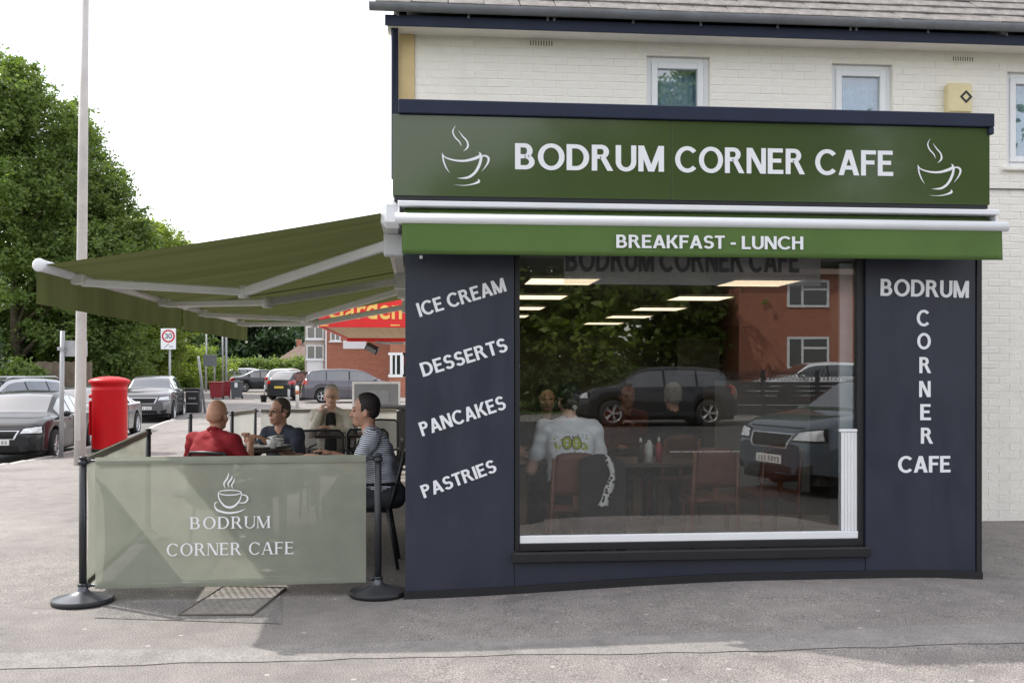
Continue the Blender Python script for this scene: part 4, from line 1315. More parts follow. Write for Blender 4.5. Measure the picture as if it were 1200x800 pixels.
# ================================================================== PEOPLE (one continuous surface each)
def surface_net(val, org, h):
    nx, ny, nz = val.shape
    ins = val < 0
    c = np.zeros((nx - 1, ny - 1, nz - 1), np.int8)
    for dx in (0, 1):
        for dy in (0, 1):
            for dz in (0, 1):
                c += ins[dx:nx - 1 + dx, dy:ny - 1 + dy, dz:nz - 1 + dz]
    I, J, K = np.nonzero((c > 0) & (c < 8))
    pos = np.zeros((len(I), 3)); cnt = np.zeros(len(I))
    cor = [(a, b, d) for a in (0, 1) for b in (0, 1) for d in (0, 1)]
    for p in cor:
        for ax in range(3):
            if p[ax] == 1: continue
            q = list(p); q[ax] = 1
            va = val[I + p[0], J + p[1], K + p[2]]; vb = val[I + q[0], J + q[1], K + q[2]]
            m = (va < 0) != (vb < 0)
            t = np.where(m, va / np.where(m, va - vb, 1), 0)
            for k in range(3):
                pos[:, k] += np.where(m, p[k] + t * (q[k] - p[k]), 0)
            cnt += m
    pos = pos / cnt[:, None] + np.stack([I, J, K], 1)
    idx = -np.ones(c.shape, np.int64); idx[I, J, K] = np.arange(len(I))
    quads = []
    for ax in range(3):
        sl0 = [slice(1, -1)] * 3; sl1 = [slice(1, -1)] * 3
        sl0[ax] = slice(0, val.shape[ax] - 1); sl1[ax] = slice(1, val.shape[ax])
        a, b = ins[tuple(sl0)], ins[tuple(sl1)]
        E = np.stack(np.nonzero(a != b), 1)
        flip = a[tuple(E.T)]
        G = E.copy()
        o1, o2 = [k for k in range(3) if k != ax]
        G[:, o1] += 1; G[:, o2] += 1
        def cell(d1, d2):
            C_ = G.copy(); C_[:, o1] -= d1; C_[:, o2] -= d2
            return idx[C_[:, 0], C_[:, 1], C_[:, 2]]
        Q = np.stack([cell(1, 1), cell(0, 1), cell(0, 0), cell(1, 0)], 1)
        if ax == 1: flip = ~flip
        Q[~flip] = Q[~flip][:, ::-1]
        quads.append(Q)
    Q = np.concatenate(quads); Q = Q[(Q >= 0).all(1)]
    return pos * h + org, Q
class Body:
    def __init__(s): s.p = []
    def cap(s, a, b, ra, rb, m, k=.02): s.p.append(('c', np.array(a, float), np.array(b, float), ra, rb, m, k, None))
    def ell(s, c, r, m, k=.02, R=None, cut=None): s.p.append(('e', np.array(c, float), np.array(r, float), R, None, m, k, cut))
    def mesh(s, name, mats, h=.0095):
        lo = np.full(3, 9.); hi = np.full(3, -9.)
        bb = []
        for p in s.p:
            if p[0] == 'c':
                r = max(p[3], p[4]); a = np.minimum(p[1], p[2]) - r; b = np.maximum(p[1], p[2]) + r
            else:
                r = p[2].max(); a = p[1] - r; b = p[1] + r
            bb.append((a, b)); lo = np.minimum(lo, a); hi = np.maximum(hi, b)
        lo -= 3 * h; hi += 3 * h
        n = np.ceil((hi - lo) / h).astype(int) + 1
        val = np.full(n, .5, np.float32); raw = np.full(n, .5, np.float32); mid = np.zeros(n, np.int16)
        for p, (a, b) in zip(s.p, bb):
            k = p[6]; mg = k + 2.5 * h
            i0 = np.maximum(((a - mg - lo) / h).astype(int), 0); i1 = np.minimum(((b + mg - lo) / h).astype(int) + 2, n)
            sl = tuple(slice(x, y) for x, y in zip(i0, i1))
            g = [lo[d] + h * np.arange(i0[d], i1[d]) for d in range(3)]
            X, Y, Z = np.meshgrid(*g, indexing='ij')
            if p[0] == 'c':
                ab = p[2] - p[1]; L2 = max(1e-9, ab @ ab)
                t = np.clip(((X - p[1][0]) * ab[0] + (Y - p[1][1]) * ab[1] + (Z - p[1][2]) * ab[2]) / L2, 0, 1)
                d = np.sqrt((X - p[1][0] - t * ab[0]) ** 2 + (Y - p[1][1] - t * ab[1]) ** 2 + (Z - p[1][2] - t * ab[2]) ** 2) - (p[3] + (p[4] - p[3]) * t)
            else:
                x, y, z = X - p[1][0], Y - p[1][1], Z - p[1][2]
                if p[3] is not None:
                    Rm = np.array(p[3])
                    x, y, z = (Rm[0, 0] * x + Rm[1, 0] * y + Rm[2, 0] * z, Rm[0, 1] * x + Rm[1, 1] * y + Rm[2, 1] * z, Rm[0, 2] * x + Rm[1, 2] * y + Rm[2, 2] * z)
                r = p[2]
                k0 = np.sqrt((x / r[0]) ** 2 + (y / r[1]) ** 2 + (z / r[2]) ** 2)
                k1 = np.sqrt((x / r[0] ** 2) ** 2 + (y / r[1] ** 2) ** 2 + (z / r[2] ** 2) ** 2) + 1e-9
                d = k0 * (k0 - 1) / k1
                if p[7] is not None:
                    nn, off = p[7]
                    d = np.maximum(d, x * nn[0] + y * nn[1] + z * nn[2] - off)
            v = val[sl]; rw_ = raw[sl]; md = mid[sl]
            better = d < rw_ + .0005
            md[better] = p[5]; rw_[better] = d[better]
            hh = np.clip(.5 + .5 * (d - v) / k, 0, 1)
            val[sl] = d * (1 - hh) + v * hh - k * hh * (1 - hh)
        V, Q = surface_net(val, lo, h)
        V0 = V.copy(); ctr = V[Q].mean(1)
        ii = np.clip(np.rint((ctr - lo) / h).astype(int), 0, n - 1)
        fm = mid[ii[:, 0], ii[:, 1], ii[:, 2]]
        cl_ = np.zeros(len(V)); cn_ = np.zeros(len(V)); nv = np.zeros_like(V)
        fn = np.cross(V[Q[:, 2]] - V[Q[:, 0]], V[Q[:, 3]] - V[Q[:, 1]])
        fn /= np.linalg.norm(fn, axis=1)[:, None] + 1e-12
        for j in range(4):
            np.add.at(cl_, Q[:, j], (fm == 1) | (fm == 2)); np.add.at(cn_, Q[:, j], 1); np.add.at(nv, Q[:, j], fn)
        nv /= np.linalg.norm(nv, axis=1)[:, None] + 1e-12
        wgt = np.where(cl_ == cn_, 1.0, 0.0)
        x, y, z = V.T
        fold = .0045 * np.sin(34 * x + 26 * z + 2.2 * np.sin(15 * y + 3 * z)) * np.sin(13 * y + 9 * z + 1.1) + .0035 * np.sin(52 * z - 30 * y + 2.5 * np.sin(19 * x + 7 * z)) + .003 * np.sin(21 * y + 47 * x)
        V = V + nv * (fold * wgt)[:, None]
        me = bpy.data.meshes.new(name)
        me.vertices.add(len(V)); me.vertices.foreach_set('co', V.ravel())
        me.loops.add(len(Q) * 4); me.loops.foreach_set('vertex_index', Q.ravel().astype(np.int32))
        me.polygons.add(len(Q)); me.polygons.foreach_set('loop_start', np.arange(0, len(Q) * 4, 4, dtype=np.int32))
        me.polygons.foreach_set('material_index', mid[ii[:, 0], ii[:, 1], ii[:, 2]].astype(np.int32))
        me.polygons.foreach_set('use_smooth', np.ones(len(Q), bool))
        me.update(calc_edges=True); me.validate()
        for m in mats: me.materials.append(m)
        return me
SKIN, TOP, LOW, HAIR, DARK, LIP, SHOE, TOP2 = range(8)
def rotz(a): return np.array([[math.cos(a), -math.sin(a), 0], [math.sin(a), math.cos(a), 0], [0, 0, 1]])
def roty(a): return np.array([[math.cos(a), 0, math.sin(a)], [0, 1, 0], [-math.sin(a), 0, math.cos(a)]])
def rotx(a): return np.array([[1, 0, 0], [0, math.cos(a), -math.sin(a)], [0, math.sin(a), math.cos(a)]])
def person(label, loc, rz, mats, seat=.45, lean=8, yaw=0, pitch=0, hair='short', sleeve='short', arms=None, shorts=False, jacket=False, scale=1.0, glasses=False, build=1.0, collar=False, res=.0095, knees=None, tw=0):
    b = Body()
    la = math.radians(lean); sp = np.array([math.sin(la), 0, math.cos(la)])
    H = np.array([0, 0, seat + .10]); RT = roty(la)
    C = H + sp * .31; S = H + sp * .475; N = H + sp * .535
    w = build
    b.ell(H + [0.0, 0, .0], (.15 * w, .185 * w, .12), LOW, .03)
    b.ell(H + sp * .10 + [.02, 0, 0], (.135 * w, .172 * w, .15), TOP, .04, RT)
    b.ell(H + sp * .22 + [.012, 0, 0], (.128 * w, .172 * w, .15), TOP, .05, RT)
    b.ell(C, (.125 * w, .185 * w, .17), TOP, .05, RT)
    sh = {}
    for s_, k in ((1, 'L'), (-1, 'R')):
        sh[k] = S + RT @ np.array([-.005, s_ * .188 * w, 0])
        b.cap(N + [0, s_ * .035, -.015], sh[k] + [0, 0, -.008], .052, .062, TOP, .04)
        b.ell(C + RT @ np.array([-.055, s_ * .085, .06]), (.055, .085, .11), TOP, .07, RT)
    if jacket:
        b.cap(C + RT @ np.array([.095, 0, .15]), H + sp * .08 + [.135, 0, 0], .056, .066, TOP2, .006)
    # neck and head
    b.ell(N + [-.018, 0, -.03], (.062, .095, .048), TOP, .03)
    nk = N + np.array([.012, 0, -.01])
    hd = N + np.array([.035 + .03 * math.sin(la), 0, .152])
    b.cap(nk + sp * .012, hd + [-.02, 0, -.05], .056, .054, SKIN, .015)
    if collar:
        for i in range(10):
            a = 2 * math.pi * i / 10; a2 = 2 * math.pi * (i + 1) / 10
            f = lambda t: N + np.array([.066 * math.cos(t) + .008, .070 * math.sin(t), .022 - .022 * math.cos(t)])
            b.cap(f(a), f(a2), .013, .013, TOP, .008)
    HR = rotz(math.radians(yaw)) @ roty(math.radians(pitch))
    def hp(x, y, z): return hd + HR @ np.array([x, y, z])
    b.ell(hp(-.012, 0, .038), (.100, .079, .098), SKIN, .015, HR)
    b.ell(hp(.026, 0, -.035), (.070, .063, .088), SKIN, .02, HR)
    b.ell(hp(.058, 0, -.098), (.034, .040, .026), SKIN, .02, HR)
    for s_ in (1, -1):
        b.ell(hp(-.008, s_ * .080, -.018), (.021, .010, .033), SKIN, .006, HR @ rotz(s_ * -.35))
        b.ell(hp(.062, s_ * .040, -.035), (.026, .022, .024), SKIN, .015, HR)
        b.cap(hp(.092, s_ * .016, .020), hp(.078, s_ * .052, .020), .010, .009, SKIN, .01)
        b.ell(hp(.0895, s_ * .031, .001), (.008, .0105, .005), DARK, .003, HR)
        b.cap(hp(.099, s_ * .016, .029), hp(.083, s_ * .048, .030), .0038, .003, HAIR if hair != 'bald' else DARK, .003)
        b.cap(hp(.100, 0, -.073), hp(.090, s_ * .024, -.071), .0065, .004, LIP, .004)
        b.ell(hp(.108, s_ * .010, -.036), (.010, .009, .008), SKIN, .006, HR)
    b.cap(hp(.098, 0, .008), hp(.118, 0, -.036), .010, .0125, SKIN, .012)
    b.ell(hp(.095, 0, -.084), (.012, .02, .009), SKIN, .01, HR)
    if hair in ('short', 'grey', 'crop'):
        th = .007 if hair == 'crop' else (.016 if hair == 'grey' else .012)
        b.ell(hp(-.018, 0, .054), (.094 + th, .074 + th, .088 + th), HAIR, .006, HR, cut=(np.array([.90, 0, -.44]) , .038))
        b.ell(hp(-.056, 0, .002), (.056 + th * .5, .068 + th * .4, .064), HAIR, .01, HR, cut=(np.array([.95, 0, -.3]), .026))
        for s_ in (1, -1):
            b.ell(hp(.016, s_ * .068, .030), (.016, .010, .030), HAIR, .006, HR)
    elif hair == 'bald':
        b.ell(hp(-.045, 0, -.012), (.070, .0785, .055), HAIR, .012, HR, cut=(np.array([1., 0, 0]), .0))
    elif hair == 'long':
        b.ell(hp(-.022, 0, .046), (.118, .097, .116), HAIR, .01, HR, cut=(np.array([.80, 0, -.60]), .052))
        for s_ in (1, -1):
            b.cap(hp(.0, s_ * .085, .03), hp(-.01, s_ * .098, -.20), .032, .034, HAIR, .02)
        b.cap(hp(-.075, 0, .0), hp(-.07, 0, -.20), .070, .060, HAIR, .03)
    elif hair == 'cap':
        b.ell(hp(-.014, 0, .052), (.112, .092, .098), HAIR, .005, HR, cut=(np.array([0, 0, -1.]), .022))
        b.ell(hp(.110, 0, .040), (.070, .070, .010), HAIR, .01, HR)
        b.ell(hp(-.050, 0, -.01), (.070, .078, .060), DARK, .01, HR, cut=(np.array([1., 0, 0]), .015))
    # arms
    arms = arms or {}
    for k, s_ in (('L', 1), ('R', -1)):
        el, wr, curl = arms.get(k, ((.10, s_ * .26, seat + .25), (.33, s_ * .16, seat + .27), .6))
        el, wr = np.array(el, float), np.array(wr, float)
        u = el - sh[k]
        if sleeve == 'long':
            b.cap(sh[k], el, .066, .054, TOP, .03); b.cap(el, el + (wr - el) * .93, .054, .043, TOP, .02)
        else:
            b.cap(sh[k], el, .050, .042, SKIN, .02); b.cap(sh[k], sh[k] + u * .62, .066, .060, TOP, .025)
        b.cap(el, wr, .043, .029, SKIN, .02)
        d = (wr - el) / np.linalg.norm(wr - el)
        side = np.cross(d, [0, 0, 1.]); side /= (np.linalg.norm(side) + 1e-6)
        up = np.cross(side, d)
        inw = side * (-1 if k == 'L' else 1)           # thumb side
        inw = side if k == 'L' else -side
        pc = wr + d * .045
        Rm = np.stack([d, side, up], 1)
        b.ell(pc, (.050, .040, .018), SKIN, .012, Rm)
        for f in range(4):
            o = (f - 1.5) * .0195
            L_ = (.068, .080, .076, .060)[f if k == 'L' else 3 - f]
            p0 = wr + d * .085 + side * o
            p1 = p0 + (d * math.cos(curl * .6) - up * math.sin(curl * .6)) * L_ * .5
            p2 = p1 + (d * math.cos(curl * 1.5) - up * math.sin(curl * 1.5)) * L_ * .5
            b.cap(p0 - d * .01, p1, .0092, .0088, SKIN, .004); b.cap(p1, p2, .0088, .0075, SKIN, .004)
        q0 = wr + d * .03 + inw * .030; q1 = q0 + d * .030 + inw * .024 - up * .008; q2 = q1 + d * .030 - up * .010
        b.cap(q0, q1, .013, .011, SKIN, .008); b.cap(q1, q2, .0105, .009, SKIN, .004)
    # legs
    for k, s_ in (('L', 1), ('R', -1)):
        hip = H + [.02, s_ * .095, -.02]
        kn = np.array((knees or {}).get(k, (.44, s_ * .14, seat + .06)), float)
        an = np.array([kn[0] - .02, kn[1], .085])
        b.cap(hip, kn, .095 * w, .068, LOW, .03)
        if shorts:
            b.cap(kn, an, .056, .040, SKIN, .02)
        else:
            b.cap(kn, an, .066, .052, LOW, .02)
        b.cap(an + [-.03, 0, -.045], an + [.15, s_ * .02, -.05], .042, .034, SHOE, .02)
    me = b.mesh('person', mats, res)
    o = bpy.data.objects.new('person', me); COL.objects.link(o)
    o.location = loc; o.rotation_euler = (0, 0, math.radians(rz)); o.scale = (scale,) * 3
    tag(o, label, 'person')
    if glasses:
        g = MB()
        for s_ in (1, -1):
            pts = [Vector(hp(.112 - .006 * abs(math.cos(t)), s_ * .034 + .026 * math.cos(t), .000 + .019 * math.sin(t))) for t in [i * math.pi / 8 for i in range(17)]]
            g.tube(pts, .0012, 6, cap=False)
            g.tube([Vector(hp(.104, s_ * .062, .004)), Vector(hp(.0, s_ * .084, .004))], .0022, 6)
        g.tube([Vector(hp(.115, .009, .005)), Vector(hp(.115, -.009, .005))], .0022, 6)
        g.build('glasses', M_BLACK, o, local=True)
    o['_head'] = [float(x) for x in hd]
    return o
def skin(name, col): return pm('skin_' + name, col, rough=.5, var=.12, scale=14)
def cloth(name, col, var=.18): return pm('cloth_' + name, col, rough=.92, var=var, scale=9, bump=.35, bscale=16)
M_EYE = pm('dark_eye', (.02, .015, .012), rough=.3, var=0)
M_LIP = pm('lips', (.30, .09, .07), rough=.5, var=0)
M_SHOE = pm('dark_shoe', (.03, .03, .03), rough=.6)
h_grey = pm('grey_hair', (.42, .40, .37), rough=.8, var=.25, scale=60, bump=.4, bscale=120)
h_dark = pm('dark_hair', (.018, .013, .011), rough=.6, var=.4, scale=60, bump=.4, bscale=120)
h_sgrey = pm('dark_grey_hair', (.07, .055, .045), rough=.8, var=.35, scale=60, bump=.4, bscale=120)
h_stub = pm('stubble', (.46, .24, .165), rough=.8, var=.15, scale=80)
striped = bpy.data.materials.new('striped_jersey'); striped.use_nodes = True
nt = striped.node_tree
tc_ = nt.nodes.new('ShaderNodeTexCoord'); mp = nt.nodes.new('ShaderNodeMapping'); mp.inputs['Rotation'].default_value = (0, .12, 0)
wv = nt.nodes.new('ShaderNodeTexWave'); wv.bands_direction = 'Z'; wv.inputs['Scale'].default_value = 20.0; wv.inputs['Distortion'].default_value = .5; wv.inputs['Detail Scale'].default_value = .5
rr = nt.nodes.new('ShaderNodeValToRGB'); rr.color_ramp.elements[0].position = .34; rr.color_ramp.elements[1].position = .42
rr.color_ramp.elements[0].color = (.05, .06, .10, 1); rr.color_ramp.elements[1].color = (.62, .64, .69, 1)
nt.links.new(tc_.outputs['Object'], mp.inputs['Vector']); nt.links.new(mp.outputs[0], wv.inputs['Vector']); nt.links.new(wv.outputs['Fac'], rr.inputs['Fac'])
nt.links.new(rr.outputs['Color'], nt.nodes['Principled BSDF'].inputs['Base Color']); nt.nodes['Principled BSDF'].inputs['Roughness'].default_value = .9
sk1, sk2, sk3, sk4 = skin('ruddy', (.58, .30, .205)), skin('olive', (.52, .285, .20)), skin('fair', (.64, .38, .29)), skin('tanned', (.50, .265, .18))
red, navy, beige, black, khaki, white = cloth('red_polo', (.27, .012, .02)), cloth('slate_tee', (.035, .042, .060)), cloth('pale_jacket', (.56, .51, .45)), cloth('black_knit', (.014, .014, .016)), cloth('khaki_shorts', (.30, .22, .15)), cloth('white_tee', (.84, .86, .90), .05)
def MM(s, top, low, hair, top2=None): return [s, top, low, hair, M_EYE, M_LIP, M_SHOE, top2 or top]
g0 = gz
person('bald man in a red polo shirt seen from behind at the terrace table', (-1.72, 1.74, g0(-1.6, 1.7)), 62, MM(sk1, red, navy, h_stub), seat=.37, lean=10, yaw=8, hair='bald', collar=True, build=1.10,
       arms={'L': ((.14, .33, .66), (.40, .24, .875), .5), 'R': ((.17, -.31, .66), (.42, -.13, .88), .5)})
person('man in a dark T-shirt with glasses looking to the left across the plates', (-1.22, 2.98, g0(-1.3, 3)), -124, MM(sk2, navy, navy, h_sgrey), seat=.345, lean=6, yaw=-12, pitch=-4, hair='crop', glasses=True, build=1.02,
       arms={'L': ((.14, .28, .67), (.40, .10, .875), .5), 'R': ((.14, -.29, .67), (.36, -.16, .88), .9)})
person('grey haired man in a pale jacket with one hand raised to his face', (-.95, 5.08, g0(-1, 5.1)), -92, MM(sk3, beige, khaki, h_grey, black), seat=.44, lean=4, yaw=2, hair='grey', sleeve='long', jacket=True, shorts=True, glasses=True,
       arms={'R': ((.24, -.21, .80), (.165, -.125, 1.04), 1.0), 'L': ((.16, .26, .78), (.38, .02, .87), .5)})
person('dark haired man in a navy and white striped T-shirt in profile by the wall', (-.155, 1.03, g0(-.3, 1)), 178, MM(sk4, striped, cloth('grey_jeans', (.05, .055, .065)), h_dark), seat=.475, lean=15, yaw=0, hair='short', build=1.05,
       arms={'R': ((.20, -.25, .78), (.46, -.16, .885), .4), 'L': ((.24, .27, .80), (.50, .20, .885), .4)})
# guests inside
wt = person('man in a white T-shirt with a printed back, seen from behind through the window', (1.27, .64, FZ0), 90, MM(sk3, white, black, pm('dark_cap', (.015, .02, .015), rough=.9)), seat=.50, lean=8, yaw=12, hair='cap', build=1.03, res=.011,
            arms={'L': ((.12, .30, .74), (.38, .20, .845), .5), 'R': ((.14, -.28, .74), (.40, -.14, .845), .5)})
person('woman with long dark hair facing the window behind the white T-shirt man', (1.30, 2.45, FZ0), -92, MM(sk3, black, black, h_dark), seat=.47, lean=6, yaw=4, hair='long', build=.88, res=.012, arms={})
person('dark haired guest in rust red further inside lifting a cup', (2.27, 3.38, FZ0), -85, MM(sk4, cloth('rust_top', (.16, .04, .02)), black, h_dark), seat=.47, lean=4, hair='short', build=.9, res=.013, sleeve='long',
       arms={'L': ((.2, .22, .80), (.24, .02, .95), 1.0)})
person('guest with grey hair in a dark top further inside, seen from behind', (2.62, 2.62, FZ0), 95, MM(sk3, black, black, h_grey), seat=.47, lean=6, hair='grey', build=1.0, res=.013, arms={})
# flat print on the white shirt: bold word with spots
pr = MB()
M_INK = pm('lime_ink', (.42, .46, .05), rough=.8, var=.1)
M_INK2 = pm('black_ink', (.02, .02, .02), rough=.8, var=0)
def back_pt(u, v):
    # a point on the back of the shirt (ray towards the body surface)
    return (u, v)
dg = bpy.context.evaluated_depsgraph_get()
def shirt_hit(px, py):
    o = Vector((CX, CY, CZ)); d = (at(px, py, 1) - o).normalized()
    inv = wt.matrix_world.inverted()
    ok, p, n, i = wt.ray_cast(inv @ o, (inv.to_3x3() @ d).normalized())
    return (p, n) if ok else (None, None)
bpy.context.view_layer.update()
def ink(polys, mat, name, off):
    mb = MB()
    for q in polys:
        vs = []
        for (px, py) in q:
            p, n = shirt_hit(px, py)
            if p is None: break
            vs.append(p + n * off)
        if len(vs) == len(q): mb.quad(*vs)
    return mb.build(name, mat, wt, local=True, recalc=False)
def ring(cx, cy, rx, ry, t, n=14): return [[(cx + rx * math.cos(a), cy + ry * math.sin(a)), (cx + rx * math.cos(b), cy + ry * math.sin(b)), (cx + (rx - t) * math.cos(b), cy + (ry - t) * math.sin(b)), (cx + (rx - t) * math.cos(a), cy + (ry - t) * math.sin(a))] for a, b in [(2 * math.pi * i / n, 2 * math.pi * (i + 1) / n) for i in range(n)]]
def seg(x0, y0, x1, y1, w_): return [[(x0, y0), (x0 + w_, y0), (x1 + w_, y1), (x1, y1)]]
lime = ring(664.5, 518.5, 5.2, 7, 3.2) + ring(675.5, 519, 5.2, 7, 3.2) + seg(648, 513, 651, 526, 3) + seg(654.5, 526, 657, 514, 2.5) + seg(651, 526, 656, 526, 2) + seg(686, 513, 686, 527, 2.6) + ring(683.5, 522.5, 3.4, 4.6, 2) + [[(662, 517.5), (668, 517.5), (668, 519.5), (662, 519.5)], [(673, 518), (679, 518), (679, 520), (673, 520)]]
ink(lime, M_INK, 'shirt_print', .004)
rr_ = random.Random(3)
dots = []
for i in range(34):
    x, y_ = rr_.uniform(650, 687), rr_.choice([rr_.uniform(508, 512), rr_.uniform(528, 533)])
    dots.append([(x, y_), (x + 1.1, y_), (x + 1.1, y_ + 1.1), (x, y_ + 1.1)])
ink(ring(664.5, 518.5, 6.2, 8, 1) + ring(675.5, 519, 6.2, 8, 1) + dots, M_INK2, 'shirt_print', .005)
for o in bpy.data.objects:
    if '_head' in o: del o['_head']

# ================================================================== CARS
M_GLASSC = pm('car_glass', (.030, .040, .050), rough=.02, var=0, spec=1.0, coat=1.0)
M_GLASSC.node_tree.nodes['Principled BSDF'].inputs['IOR'].default_value = 1.65
M_TYRE = pm('tyre_rubber', (.016, .016, .017), rough=.85, var=.2, scale=20)
M_RIM = pm('alloy_rim', (.55, .56, .58), rough=.3, metal=.8, var=.06, scale=8)
M_UNDER = pm('underbody_black', (.008, .008, .009), rough=.9, var=.1)
M_HLAMP = pm('headlamp_lens', (.55, .57, .60), rough=.08, var=.35, scale=22, coat=1.0)
M_TLAMP = pm('tail_lamp_lens', (.38, .012, .012), rough=.12, var=.2, scale=15, coat=1.0)
M_PLATE = pm('white_number_plate', (.72, .72, .70), rough=.4, var=.05)
M_PLATEY = pm('yellow_number_plate', (.70, .52, .06), rough=.4, var=.05)
M_PTXT = pm('plate_black', (.02, .02, .02), rough=.5, var=0)
PROF = {
 'saloon': [(0, .52), (.015, .62), (.05, .665), (.15, .69), (.20, .74), (.33, .945), (.42, .995), (.50, 1.0), (.57, .975), (.62, .93), (.745, .695), (.78, .67), (.88, .625), (.95, .56), (.985, .48), (1, .38)],
 'hatch':  [(0, .50), (.012, .62), (.03, .70), (.10, .86), (.15, .945), (.24, .985), (.42, 1.0), (.54, .98), (.60, .935), (.725, .70), (.76, .67), (.87, .625), (.945, .56), (.985, .48), (1, .38)],
 'estate': [(0, .50), (.01, .63), (.025, .70), (.085, .90), (.12, .955), (.25, .99), (.42, 1.0), (.55, .975), (.61, .93), (.73, .69), (.77, .66), (.88, .61), (.95, .55), (.985, .48), (1, .38)],
 'suv':    [(0, .50), (.012, .62), (.03, .68), (.085, .88), (.125, .955), (.25, .99), (.42, 1.0), (.57, .98), (.63, .935), (.745, .715), (.785, .69), (.89, .655), (.955, .60), (.987, .52), (1, .42)],
 'mpv':    [(0, .46), (.01, .58), (.022, .64), (.06, .86), (.09, .94), (.20, .985), (.42, 1.0), (.58, .975), (.66, .915), (.80, .70), (.84, .655), (.91, .595), (.96, .54), (.988, .46), (1, .36)]}
CABIN = {'saloon': (.20, .33, .60, .745), 'hatch': (.03, .14, .585, .725), 'estate': (.025, .11, .60, .73), 'suv': (.03, .12, .62, .745), 'mpv': (.022, .085, .645, .80)}
def interp(tab, t):
    for (a, za), (b, zb) in zip(tab, tab[1:]):
        if a <= t <= b: return za + (zb - za) * (t - a) / (b - a)
    return tab[-1][1]
WHEELS = {}
def wheel_meshes(r, spokes):
    key = (round(r, 3), spokes)
    if key in WHEELS: return WHEELS[key]
    w = .20
    ty = MB().lathe([(r * .66, -w / 2), (r * .93, -w / 2), (r * .985, -w * .36), (r, -w * .2), (r, w * .2), (r * .985, w * .36), (r * .93, w / 2), (r * .66, w / 2)], n=36, axis='y')
    tyre = ty.build('wheel', M_TYRE)
    rm = MB().lathe([(r * .67, w * .49), (r * .64, w * .50), (r * .61, w * .38), (r * .60, -w * .1)], n=32, axis='y')
    rm.lathe([(0, w * .42), (r * .12, w * .42), (r * .15, w * .36), (r * .15, w * .1)], n=16, axis='y')
    for i in range(spokes):
        a = 2 * math.pi * i / spokes
        for da in ((-.12, .12) if spokes <= 5 else (0,)):
            M = Matrix.Rotation(a + da, 4, 'Y')
            rm.box(r * .10, w * .26, -r * .04, r * .63, w * .41, r * .04, c=.006, M=M)
    rim = rm.build('rim', M_RIM)
    dk = MB().lathe([(0, w * .02), (r * .62, w * .02)], n=24, axis='y').build('brake_disc', M_UNDER)
    out = (tyre.data, rim.data, dk.data)
    for o in (tyre, rim, dk): bpy.data.objects.remove(o)
    WHEELS[key] = out
    return out
